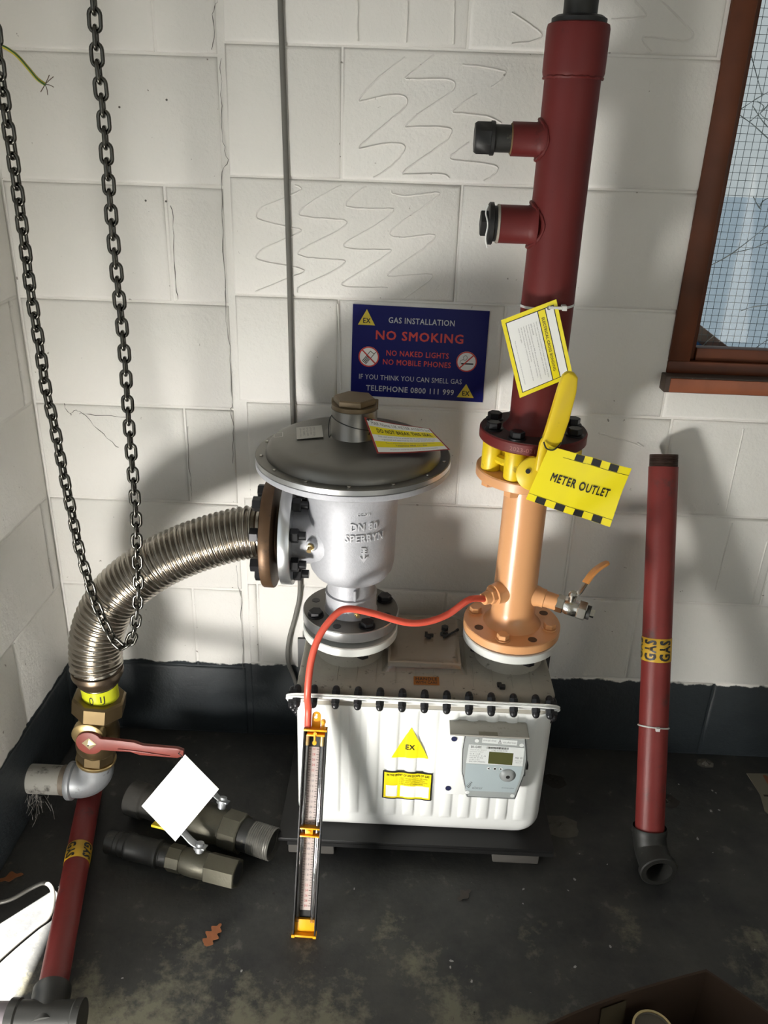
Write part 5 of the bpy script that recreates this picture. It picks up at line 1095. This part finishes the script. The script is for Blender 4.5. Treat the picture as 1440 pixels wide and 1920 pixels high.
qs.text('IF YOU THINK YOU CAN SMELL GAS', 0.060, 0.832, 0.752, 0.808, M_SGREY, 0.0); qs.text('TELEPHONE 0800 111 999', 0.115, 0.778, 0.874, 0.937, M_SGREY, 0.012)
for u0, v0, u1, v1 in ((0.040, 0.045, 0.166, 0.213), (0.803, 0.800, 0.930, 0.955)):
    qs.poly([(u0, v1), (u1, v1), ((u0 + u1) / 2, v0)], M_SYEL, 0.0005, 'hazard_triangle'); qs.text('EX', u0 + 0.038, u1 - 0.034, v1 - 0.075, v1 - 0.022, M_BLACKP, 0.015, 0.0009)
for cu, cv, kind in ((0.128, 0.556, 'p'), (0.857, 0.553, 's')):
    R_ = 0.0215; qs.disc(cu, cv, R_, M_WHITE, 0.0005, 'pictogram'); qs.disc(cu, cv, R_, M_SREDT, 0.0012, 'prohibition_ring', r0=R_ * 0.88)
    c_ = qs.pt(cu, cv, 0.0); X_ = V((1, 0, 0)); Z_ = V((0, 0, 1)); s_ = 1 if kind == 's' else -1; dU = (X_ + Z_ * s_).normalized(); dV = V((-dU.z, 0, dU.x)); Nn = V((0, -1, 0))
    if kind == 'p':
        pu = (X_ * 0.62 + Z_ * 0.78).normalized(); pv = V((-pu.z, 0, pu.x)); mb = MB()
        mb.obox(c_, pu, pv, Nn, -0.0155, -0.001, -0.0055, 0.0055, 0.0006, 0.0008); mb.build('handset', M_BLACKP, sn); mb = MB()
        for a, b, c2, d2_ in ((-0.001, 0.0120, -0.0055, -0.0043), (-0.001, 0.0120, 0.0043, 0.0055), (0.0108, 0.0120, -0.0055, 0.0055), (0.012, 0.017, -0.0055, -0.0042)): mb.obox(c_, pu, pv, Nn, a, b, c2, d2_, 0.0006, 0.0008)
        mb.build('handset', M_BLACKP, sn); mb = MB()
        for i in range(4):
            for j in range(3): mb.obox(c_, pu, pv, Nn, -0.0142 + i * 0.0033, -0.0122 + i * 0.0033, -0.0044 + j * 0.0033, -0.0022 + j * 0.0033, 0.0008, 0.0010)
        mb.build('keypad', M_WHITE, sn)
    else:
        MB().obox(c_, X_, Z_, Nn, -0.011, 0.0145, -0.0060, -0.0030, 0.0006, 0.0008).build('cigarette', M_BLACKP, sn)
        MB().tube(smooth_path([c_ + X_ * a + Z_ * b + Nn * 0.0009 for a, b in ((-0.0135, -0.006), (-0.013, 0.001), (-0.008, 0.004), (-0.003, 0.003), (0.001, 0.008), (-0.002, 0.013), (-0.007, 0.010), (-0.006, 0.005))], 5), 0.0004, 5).build('smoke', M_BLACKP, sn)
    MB().obox(c_, dU, dV, Nn, -R_ * 0.9, R_ * 0.9, -0.0013, 0.0013, 0.0010, 0.0012).build('prohibition_bar', M_SREDT, sn)

# ------------------------------------------------------------------ wall cable, earth wire, chain
o = MB().tube(smooth_path([(-0.199, -0.006, 2.44), (-0.1985, -0.006, 1.80), (-0.198, -0.006, 1.642), (-0.194, -0.0055, 1.428), (-0.190, -0.006, 1.187), (-0.187, -0.006, 0.888), (-0.181, -0.006, 0.66), (-0.176, -0.007, 0.456), (-0.186, -0.010, 0.382), (-0.204, -0.012, 0.305), (-0.207, -0.012, 0.243), (-0.193, -0.012, 0.196), (-0.175, -0.012, 0.12), (-0.172, -0.014, 0.012)], 8), 0.0052, 10).build('wall_cable', M_CABLE, None, (-0.172, -0.014, 0.01)); tag(o, 'thin grey cable hanging down the white wall behind the regulator', 'cable')
ew = thing('earth_wire', 'cut green and yellow earth wire sticking out at the top left', 'wire', (-0.65, -0.15, 1.547))
ep_ = smooth_path([(-0.751, -0.165, 1.582), (-0.70, -0.155, 1.566)] + EW, 8); MB().tube(ep_, 0.0030, 10).build('insulation', M_YINS, ew)
mb = MB()
for i in range(len(ep_) - 1): mb.tube([ep_[i] + V((0.0012, -0.0018, 0.0016 - i * 0.00005)), ep_[i + 1] + V((0.0012, -0.0018, 0.0016 - i * 0.00005))], 0.0016, 6)
mb.build('green_stripe', M_GREEN, ew)
for d in ((0.010, -0.002, 0.014), (0.004, -0.004, -0.016), (0.014, 0.001, -0.004), (-0.008, -0.003, -0.012), (0.016, 0.0, 0.012)):
    q = ep_[-1]; MB().tube(smooth_path([q, q + V(d) * 0.5 + V((0.001, 0, 0.001)), q + V(d)]), 0.0007, 5).build('strand', M_COPPER, ew)

chn = thing('hoist_chain', 'long steel chain loop hanging in front of the corrugated hose', 'chain', (-0.489, -0.33, 0.47))
CY = -0.335
cpts = [V((-0.520, CY, 2.40)), V((-0.560, CY, 1.75))] + [V((x, CY, z)) for x, z in CHAIN] + [V((-0.415, CY, 1.80)), V((-0.415, CY, 2.40))]
cpts = resample(smooth_path(cpts, 10), 0.0222)
lk = MB(); lp_ = []
HW, HL, wr = 0.0082, 0.0068, 0.0031
for i in range(10): a = -PI / 2 + PI * i / 9; lp_.append(V((HL + HW * math.cos(a), HW * math.sin(a), 0)))
for i in range(10): a = PI / 2 + PI * i / 9; lp_.append(V((-HL + HW * math.cos(a), HW * math.sin(a), 0)))
n = len(lp_); vs = []; fs = []
for i, p in enumerate(lp_):
    t = (lp_[(i + 1) % n] - lp_[i - 1]).normalized(); u = t.cross(V((0, 0, 1))).normalized()
    for j in range(8): a = 2 * PI * j / 8; vs.append(p + u * math.cos(a) * wr + V((0, 0, 1)) * math.sin(a) * wr)
for i in range(n):
    for j in range(8): k = (j + 1) % 8; i2 = (i + 1) % n; fs.append([i * 8 + j, i * 8 + k, i2 * 8 + k, i2 * 8 + j])
lkm = lk.add(vs, fs).mesh('link', M_CHAIN, sharp=80)
for i in range(len(cpts) - 1):
    a, b = cpts[i], cpts[i + 1]; d = (b - a).normalized(); c_ = (a + b) / 2
    s_ = V((0, 1, 0)).cross(d).normalized(); nrm = d.cross(s_).normalized()
    ro_ = (PI / 2 if i % 2 else 0) + (0.14 if c_.x < -0.49 else 0.08) + random.uniform(-0.10, 0.10)
    s2_ = s_ * math.cos(ro_) + nrm * math.sin(ro_); n2_ = d.cross(s2_)
    inst(lkm, 'link', chn, Matrix(((d.x, s2_.x, n2_.x, c_.x), (d.y, s2_.y, n2_.y, c_.y), (d.z, s2_.z, n2_.z, c_.z), (0, 0, 0, 1))))

# ------------------------------------------------------------------ red pipe leaning on the wall at the right
lpz = thing('leaning_pipe', 'scuffed red pipe with GAS band leaning against the wall at the right', 'pipe', (0.632, -0.36, 0.0))
b0, t0_ = V((0.6215, -0.345, 0.085)), V((0.6080, -0.040, 0.833)); LD = (t0_ - b0).normalized(); LL = (t0_ - b0).length; lr = 0.0305
MB().cyl(b0, t0_ - LD * 0.026, lr, 40).build('pipe', M_RED2, lpz)
th = []
for k in range(9): th += [(lr - 0.0004, LL - 0.026 + k * 0.0029), (lr - 0.0022, LL - 0.0246 + k * 0.0029)]
th += [(lr - 0.001, LL), (lr - 0.005, LL), (lr - 0.0055, LL - 0.03)]
MB().lathe(th, b0, LD, 40, cap=False).build('thread', mat('greasy_thread', (0.085, 0.055, 0.045), 0.4, metal=0.5, var=0.3, vscale=80), lpz); MB().lathe([(lr - 0.0055, LL - 0.03), (0.001, LL - 0.0301)], b0, LD, 30, cap=False).build('bore', M_BLACKP, lpz)
uu, vv, nn_ = frame(LD, (0, -1, 0))
def on_pipe(base, D, r, ang, h): u, v, n = frame(D, (0, -1, 0)); return V(base) + n * h + (u * math.cos(ang) + v * math.sin(ang)) * r
def gas_band(parent, base, D, r, h0, h1, angs, flip, ltr):
    MB().lathe([(r + 0.0004, h0), (r + 0.0007, h0 + 0.0005), (r + 0.0007, h1 - 0.0005), (r + 0.0004, h1)], base, D, 40, cap=False).build('gas_band', mat('band_yellow', (0.55, 0.33, 0.02), 0.45), parent)
    for a0 in angs:
        vs_, f_ = text_geo('GAS', 0.035); P = []
        for i_, (a, b) in enumerate(vs_):
            aa, bb = (1 - a, b) if flip else (a, 1 - b)
            P.append(on_pipe(base, D, r + 0.0012 + 0.00008 * (i_ // _tn[('GAS', 0.035)]), a0 + ltr * (bb - 0.5) , h0 + 0.003 + (h1 - h0 - 0.006) * aa))
        MB().add(P, f_).build('lettering', M_BLACKP, parent)
def ang_of(base, D, vec):
    u, v, n = frame(D, (0, -1, 0)); return math.atan2(V(vec).dot(v), V(vec).dot(u))
af = ang_of(b0, LD, (-0.38, -1, 0)); sgn = 1 if ang_of(b0, LD, (0.0, -1, 0)) > af else -1
h_ = (V((0.613, -0.19, 0.445)) - b0).dot(LD)
gas_band(lpz, b0, LD, lr, h_ - 0.024, h_ + 0.026, (af - 0.34 * sgn, af + 0.72 * sgn, af - 1.40 * sgn), False, 0.86 * sgn)
h2 = (V((0.618, -0.29, 0.325)) - b0).dot(LD) - 0.02
tp = [on_pipe(b0 , LD, lr + 0.0012, 2 * PI * i / 40, h2 + 0.006 * math.cos(2 * PI * i / 40 - af)) for i in range(41)]
MB().tube(tp, 0.0016, 6).build('cable_tie', M_TIE, lpz); q = on_pipe(b0, LD, lr + 0.002, af + 0.35 * sgn, h2 + 0.004); MB().box(q - V((0.004, 0.004, 0.004)), q + V((0.004, 0.002, 0.004))).build('tie_head', M_TIE, lpz)
MB().lathe([(lr + 0.001, 0.0), (lr + 0.0065, 0.002), (lr + 0.0065, 0.014), (lr + 0.005, 0.016), (lr + 0.0045, -0.01)], b0 - LD * 0.012, LD, 36).build('elbow_collar', M_DARKPIPE, lpz)
epz = [b0 + LD * 0.0, b0 - LD * 0.012, V((0.6235, -0.358, 0.058)), V((0.6245, -0.368, 0.048)), V((0.626, -0.384, 0.0435)), V((0.627, -0.402, 0.0415)), V((0.628, -0.412, 0.0410))]
MB().tube(smooth_path(epz, 4), 0.0350, 32, cap=False).build('elbow', M_DARKPIPE, lpz, sharp=70)
ed = V((0.05, -1, -0.04)).normalized(); e0 = V((0.628, -0.409, 0.0410))
MB().lathe([(0.0350, -0.002), (0.0400, 0.001), (0.0400, 0.012), (0.0375, 0.014), (0.0275, 0.014), (0.0265, 0.010), (0.0265, -0.05)], e0, ed, 36, cap=False).build('elbow_mouth', M_DARKPIPE, lpz); MB().lathe([(0.0265, -0.03), (0.001, -0.031)], e0, ed, 30, cap=False).build('bore', M_BLACKP, lpz)

# ------------------------------------------------------------------ red pipe lying on the floor at the left with a black tee
lf = thing('floor_pipe', 'red gas pipe with GAS band lying on the floor, ending in a black tee', 'pipe', (-0.58, -0.52, 0.0))
f0, f1 = V((-0.640, -0.235, 0.0272)), V((-0.5250, -0.752, 0.0420)); FD = (f1 - f0).normalized(); FLn = (f1 - f0).length
MB().cyl(f0, f1, 0.0255, 40).build('pipe', M_RED2, lf)
af = ang_of(f0, FD, (0.4, 0, 1)); sgn = 1 if ang_of(f0, FD, (0.8, 0, 1)) > af else -1
hb_ = (V((-0.594, -0.447, 0.03)) - f0).dot(FD)
gas_band(lf, f0, FD, 0.0255, hb_ - 0.020, hb_ + 0.026, (af + 0.55 * sgn, af - 0.85 * sgn, af + 1.9 * sgn), False, -0.80 * sgn)
tb = f1
MB().lathe([(0.0275, -0.004), (0.0325, 0.0), (0.0325, 0.016), (0.030, 0.020), (0.030, 0.075)], f1 - FD * 0.006, FD, 32).build('tee', M_DARKPIPE, lf)
tc = f1 + FD * 0.052; sx = V((1, 0.05, 0)).normalized()
MB().lathe([(0.034, -0.062), (0.034, -0.048), (0.031, -0.045), (0.031, 0.045), (0.034, 0.048), (0.034, 0.060)], tc, sx, 32).build('tee', M_DARKPIPE, lf)
MB().lathe([(0.028, -0.062), (0.0285, -0.064), (0.028, -0.15)], tc, sx, 28).build('stub_pipe', mat('grey_pipe', (0.14, 0.12, 0.13), 0.5), lf)
o = MB().tube(smooth_path([(-0.748, -0.56, 0.012), (-0.70, -0.545, 0.012), (-0.665, -0.520, 0.018), (-0.640, -0.512, 0.026), (-0.620, -0.522, 0.024), (-0.608, -0.548, 0.014), (-0.607, -0.575, 0.0068), (-0.625, -0.60, 0.0052), (-0.66, -0.66, 0.0052), (-0.72, -0.78, 0.0052)], 10), 0.0042, 10).build('flexible_conduit', mat('ribbed_conduit', (0.16, 0.155, 0.14), 0.5, metal=0.4), None, (-0.66, -0.56, 0.0)); tag(o, 'thin grey ribbed conduit curling on the floor beside the red pipe', 'conduit')

# ------------------------------------------------------------------ loose valve assemblies on the floor
def loose_valve(name, label, a, b, rp, rv, rend, parts):
    t = thing(name, label, 'valve', (V(a) + V(b)) / 2 - V((0, 0, (a[2] + b[2]) / 2)))
    return t, V(a), (V(b) - V(a)).normalized(), (V(b) - V(a)).length
la, A_, AD, AL = loose_valve('loose_ball_valve', 'small loose ball valve and dark pipe nipples on the floor below the white tag', (-0.545, -0.400, 0.0300), (-0.250, -0.470, 0.0300), 0, 0, 0, 0)
MB().lathe([(0.0235, 0.0), (0.0255, 0.002), (0.0255, 0.022), (0.022, 0.025)], A_, AD, 30).build('pipe_end', M_DARKPIPE, la)
MB().lathe([(0.0245, 0.022), (0.0268, 0.024), (0.0268, 0.032), (0.0245, 0.034), (0.0245, 0.046), (0.0275, 0.048), (0.0290, 0.052), (0.0290, 0.056), (0.0270, 0.060), (0.0270, 0.112), (0.0292, 0.115), (0.0292, 0.123), (0.025, 0.126)], A_, AD, 32).build('coupling', M_DARKPIPE, la)
MB().lathe([(0.0235, 0.124), (0.0242, 0.126), (0.0235, 0.128), (0.0242, 0.130), (0.0235, 0.132), (0.0225, 0.150)], A_, AD, 30).build('nipple', M_DARKPIPE, la)
MB().hex(A_ + AD * 0.146, A_ + AD * 0.178, 0.0285, 0.06, seg=8).build('hex_end', M_OLDBR, la)
MB().lathe([(0.0255, 0.176), (0.0280, 0.186), (0.0290, 0.205), (0.0285, 0.228), (0.026, 0.236)], A_, AD, 30).build('valve_body', M_OLDBR, la, sharp=60)
MB().hex(A_ + AD * 0.234, A_ + AD * (AL - 0.002), 0.0320, 0.05, rot=0.3).build('hex_end', M_OLDBR, la)
MB().lathe([(0.0225, AL - 0.0019), (0.0225, AL - 0.0014)], A_, AD, 26).build('bore', M_BLACKP, la)

def lever_set(t, base, up, D, gripcol, L1, parent=None):
    s = MB().lathe([(0.0090, 0.020), (0.0090, 0.040), (0.013, 0.041), (0.013, 0.047), (0.0085, 0.048), (0.0085, 0.054)], base, up, 18).build('stem', M_ZINC, t)
    p = base + up * 0.046
    path = [p + D * 0.014, p, p - D * 0.018 + up * 0.006, p - D * 0.040 + up * 0.022, p - D * 0.052 + up * 0.026, p - D * L1 + up * 0.026]
    side = up.cross(D)
    l = strip(smooth_path(path, 4), 0.020, 0.003, side).build('lever', M_ZINC, t, bevel=0.0008)
    strip([p - D * 0.060 + up * 0.0262, p - D * 0.1 + up * 0.0262, p - D * (L1 + 0.004) + up * 0.0262], 0.023, 0.006, side).build('lever_sleeve', gripcol, l, bevel=0.0015)
upA = V((0.10, 0.28, 1)).normalized(); upA = (upA - AD * upA.dot(AD)).normalized()
lever_set(la, A_ + AD * 0.212 - upA * 0.006, upA, AD, M_YEL, 0.105)
lb2, B_, BD, BL_ = loose_valve('loose_ball_valve', 'large loose ball valve with threaded end on the floor behind the white tag', (-0.530, -0.285, 0.0445), (-0.197, -0.398, 0.0445), 0, 0, 0, 0)
MB().lathe([(0.036, 0.0), (0.039, 0.003), (0.039, 0.04), (0.034, 0.044), (0.034, 0.10)], B_, BD, 36).build('pipe_end', mat('dusty_iron', (0.055, 0.052, 0.046), 0.8, var=0.3, vscale=40), lb2)
MB().hex(B_ + BD * 0.098, B_ + BD * 0.145, 0.0430, 0.06, seg=8).build('hex_end', M_OLDBR, lb2)
MB().lathe([(0.037, 0.143), (0.0425, 0.160), (0.0435, 0.185), (0.0420, 0.215), (0.038, 0.240), (0.037, 0.25)], B_, BD, 40).build('valve_body', M_OLDBR, lb2, sharp=60)
MB().hex(B_ + BD * 0.244, B_ + BD * 0.288, 0.0440, 0.05, rot=0.2, seg=8).build('hex_end', M_OLDBR, lb2)
MB().lathe([(0.0345, 0.288), (0.0345, 0.310)], B_, BD, 36).build('nipple', M_DARKPIPE, lb2)
th = [(0.033, 0.308)]
for k in range(11): th += [(0.0352, 0.312 + k * 0.0048), (0.0335, 0.3144 + k * 0.0048)]
th += [(0.0345, BL_), (0.0295, BL_), (0.029, BL_ - 0.04)]
MB().lathe(th, B_, BD, 40, cap=False).build('thread', mat('grey_thread', (0.14, 0.135, 0.12), 0.5, metal=0.5, var=0.2, vscale=90), lb2); MB().lathe([(0.029, BL_ - 0.02), (0.001, BL_ - 0.0201)], B_, BD, 30, cap=False).build('bore', M_BLACKP, lb2)
upB = V((0.1, 0.5, 1)).normalized(); upB = (upB - BD * upB.dot(BD)).normalized()
lever_set(lb2, B_ + BD * 0.225 + upB * 0.010, upB, BD, mat('dull_gold_sleeve', (0.30, 0.19, 0.02), 0.5), 0.125)

# ------------------------------------------------------------------ cardboard box with tin, card sheet, leaves, flakes
bx = thing('cardboard_box', 'open brown cardboard box in the bottom right corner', 'box', (0.55, -0.98, 0.0))
cA, cB, cC = V((0.588, -0.760, 0)), V((0.20, -0.925, 0)), V((0.80, -1.000, 0)); cD = cB + cC - cA; H_ = 0.195
def wall_panel(p, q, name):
    mid = (p + q) / 2; n_ = V((0, 0, 1)).cross(q - p).normalized(); c0 = (cA + cD) / 2
    if (mid - c0).dot(n_) < 0: n_ = -n_
    vs = []; K = 10
    for i in range(K + 1):
        u = i / K; b_ = 0.016 * math.sin(PI * u)
        for z_, bb in ((0.0, 0), (H_ * 0.5, 0.6), (H_ - 0.004 * math.sin(3 * u), 1.0)):
            s_ = p.lerp(q, u) + n_ * b_ * bb; vs.append(V((s_.x, s_.y, z_)))
        for z_, bb in ((H_ - 0.004 * math.sin(3 * u), 1.0), (H_ * 0.5, 0.6), (0.0, 0)):
            s_ = p.lerp(q, u) + n_ * (b_ * bb - 0.004); vs.append(V((s_.x, s_.y, z_)))
    fs = []
    for i in range(K):
        for j in range(6): k = (j + 1) % 6; fs.append([6 * i + j, 6 * i + k, 6 * i + 6 + k, 6 * i + 6 + j])
    fs += [list(range(6))[::-1], [6 * K + j for j in range(6)]]
    return MB().add(vs, fs).build(name, M_BOX, bx, sharp=50)
wp_ = wall_panel(cA, cB, 'box_side'); wall_panel(cA, cC, 'box_side'); wall_panel(cB, cD, 'box_side'); wall_panel(cC, cD, 'box_side')
MB().add([cA + V((0, 0, 0.002)), cB + V((0, 0, 0.002)), cD + V((0, 0, 0.002)), cC + V((0, 0, 0.002))], [[0, 1, 2, 3]]).build('box_bottom', M_BOX, bx)
inn = (cA - cB).normalized(); nin = V((inn.y, -inn.x, 0)); pp = cA.lerp(cB, 0.36)
if nin.dot((cA + cD) / 2 - pp) < 0: nin = -nin
MB().add([pp + V((0, 0, H_ - 0.012)) - nin * 0.0065, cA.lerp(cB, 0.47) + V((0, 0, H_ - 0.012)) - nin * 0.0080, cA.lerp(cB, 0.47) + V((0, 0, 0.10)) - nin * 0.0020, pp + V((0, 0, 0.10)) + nin * 0.0005], [[0, 1, 2, 3]]).build('tape_strip', M_TAPE, wp_)
tn = thing('paint_tin', 'round tin standing inside the brown cardboard box', 'tin', (0.482, -0.848, 0.003))
MB().lathe([(0.031, 0.003), (0.031, 0.160), (0.032, 0.162), (0.032, 0.166), (0.029, 0.166), (0.0275, 0.163), (0.001, 0.1629)], (0.482, -0.848, 0), (0, 0, 1), 40).build('tin_body', mat('tin_brown', (0.09, 0.075, 0.055), 0.5), tn)
MB().ring((0.482, -0.848, 0), (0, 0, 1), 0.0285, 0.0322, 0.1655, 0.1675, 40).build('tin_rim', M_BRASSB, tn)
cs = thing('card_sheet', 'torn printed card sheet lying on the floor at the right edge', 'card', (1.05, -0.15, 0.0))
pc = Panel((0.93, -0.235, 0.0012), (1, 0.02, 0), (0, 1, 0), 0.30, 0.19, cs)
MB().prism([(0.022, 0.172), (0.30, 0.186), (0.30, 0.0), (0.06, -0.03), (0.018, 0.045), (0.028, 0.10)], (0.93, -0.235, 0.0), (1, 0, 0), (0, 1, 0), (0, 0, 1), 0.0005, 0.0025).build('sheet', M_KRAFT, cs)
pc.text('MOTOR', 0.20, 0.98, 0.12, 0.42, mat('faded_red_print', (0.22, 0.08, 0.04), 0.8), 0.02, 0.0016)
MB().box((0.965, -0.142, 0.0026), (1.23, -0.136, 0.0030)).build('fold', M_LEAFD, cs)
def leaf(name, label, c, L, W, ang, m, lobes=4, z=0.0012):
    pts = []; n = 26
    for s_ in (1, -1):
        for i in range(n + 1):
            t = i / n if s_ == 1 else 1 - i / n; wv = W * math.sin(PI * min(1, t * 0.97 + 0.02)) ** 0.8 * (0.72 + 0.28 * math.cos(2 * PI * lobes * t)); pts.append((t * L - L / 2, s_ * wv))
    U_ = V((math.cos(ang), math.sin(ang), 0)); V_ = V((-U_.y, U_.x, 0)); mb = MB(); k = len(pts)
    P = [V(c) + U_ * a + V_ * b + V((0, 0, z + 0.004 * abs(b) / W + 0.003 * math.sin(3 * a / L))) for a, b in pts]
    mb.add(P + [p + V((0, 0, 0.0006)) for p in P], [list(range(k))[::-1], list(range(k, 2 * k))] + [[i, (i + 1) % k, k + (i + 1) % k, k + i] for i in range(k)])
    o = mb.build(name, m, None, c); tag(o, label, 'leaf'); return o
leaf('oak_leaf', 'rust brown lobed oak leaf on the open floor in front', (-0.279, -0.595, 0), 0.058, 0.016, 1.15, M_LEAF)
leaf('dry_leaf', 'brown dry leaf at the foot of the left wall beside the conduit', (-0.725, -0.482, 0), 0.05, 0.013, 0.3, M_LEAF, 2)
leaf('dry_leaf', 'crumpled dark leaf on the floor in front of the meter', (0.219, -0.472, 0), 0.035, 0.012, 0.7, M_LEAFD, 2, 0.003)
leaf('dry_leaf', 'brown leaf scrap in the sunlit patch at the lower left', (-0.648, -0.622, 0), 0.04, 0.012, 0.9, M_LEAF, 3)
random.seed(11)
def in_way(x, y):
    return (-0.21 < x < 0.42 and y > -0.40) or (-0.56 < x < -0.16 and -0.52 < y < -0.22) or (x < -0.48) or (0.56 < x < 0.70 and y > -0.47) or (x > 0.25 and y < -0.70) or (x > 0.93 and y > -0.28)
k = 0
while k < 34:
    x, y = random.uniform(-0.5, 1.0), random.uniform(-0.85, -0.03)
    if in_way(x, y): continue
    L_ = random.uniform(0.0015, 0.0045); a = random.uniform(0, PI); pts = [(L_ * random.uniform(0.6, 1.1) * math.cos(t), L_ * random.uniform(0.3, 0.8) * math.sin(t)) for t in [i * 2 * PI / 6 for i in range(6)]]
    o = MB().prism(pts, (x, y, 0.0004), (math.cos(a), math.sin(a), 0.1), (-math.sin(a), math.cos(a), 0), (0, 0, 1), 0, 0.0008).build('paint_flake', M_FLAKE, None, (x, y, 0)); tag(o, 'tiny pale paint flake on the dark floor', 'flake', 'paint flakes scattered on the floor'); k += 1
for c_, r_, lab in (((0.455, -0.265, 0), 0.042, 'flat grey crumbled mortar smear on the floor between meter and leaning pipe'), ((0.46, -0.12, 0), 0.03, 'dark crumbled dirt heap by the wall right of the meter'), ((0.72, -0.17, 0), 0.03, 'dark crumbled dirt heap by the wall right of the leaning pipe'), ((0.86, -0.03, 0), 0.022, 'grey mortar crumb at the foot of the wall at the right')):
    mb = MB(); n = 14; m_ = 5; vs = [V((c_[0], c_[1], 0.006))]; fs = []
    for j in range(1, m_ + 1):
        for i in range(n):
            a = 2 * PI * i / n; q = r_ * j / m_ * random.uniform(0.75, 1.15); vs.append(V((c_[0] + q * math.cos(a), c_[1] + q * 0.8 * math.sin(a), max(0.0006, 0.006 * (1 - j / m_) * random.uniform(0.3, 1.3)))))
    for i in range(n): fs.append([0, 1 + i, 1 + (i + 1) % n])
    for j in range(m_ - 1):
        for i in range(n): k2 = (i + 1) % n; fs.append([1 + j * n + i, 1 + (j + 1) * n + i, 1 + (j + 1) * n + k2, 1 + j * n + k2])
    o = mb.add(vs, fs).build('debris_heap', mat('grey_crumb', (0.10, 0.095, 0.08), 0.9, var=0.3, vscale=60) if 'grey' in lab else mat('dark_crumb', (0.025, 0.022, 0.018), 0.9), None, c_, sharp=20); tag(o, lab, 'debris', kind='stuff')
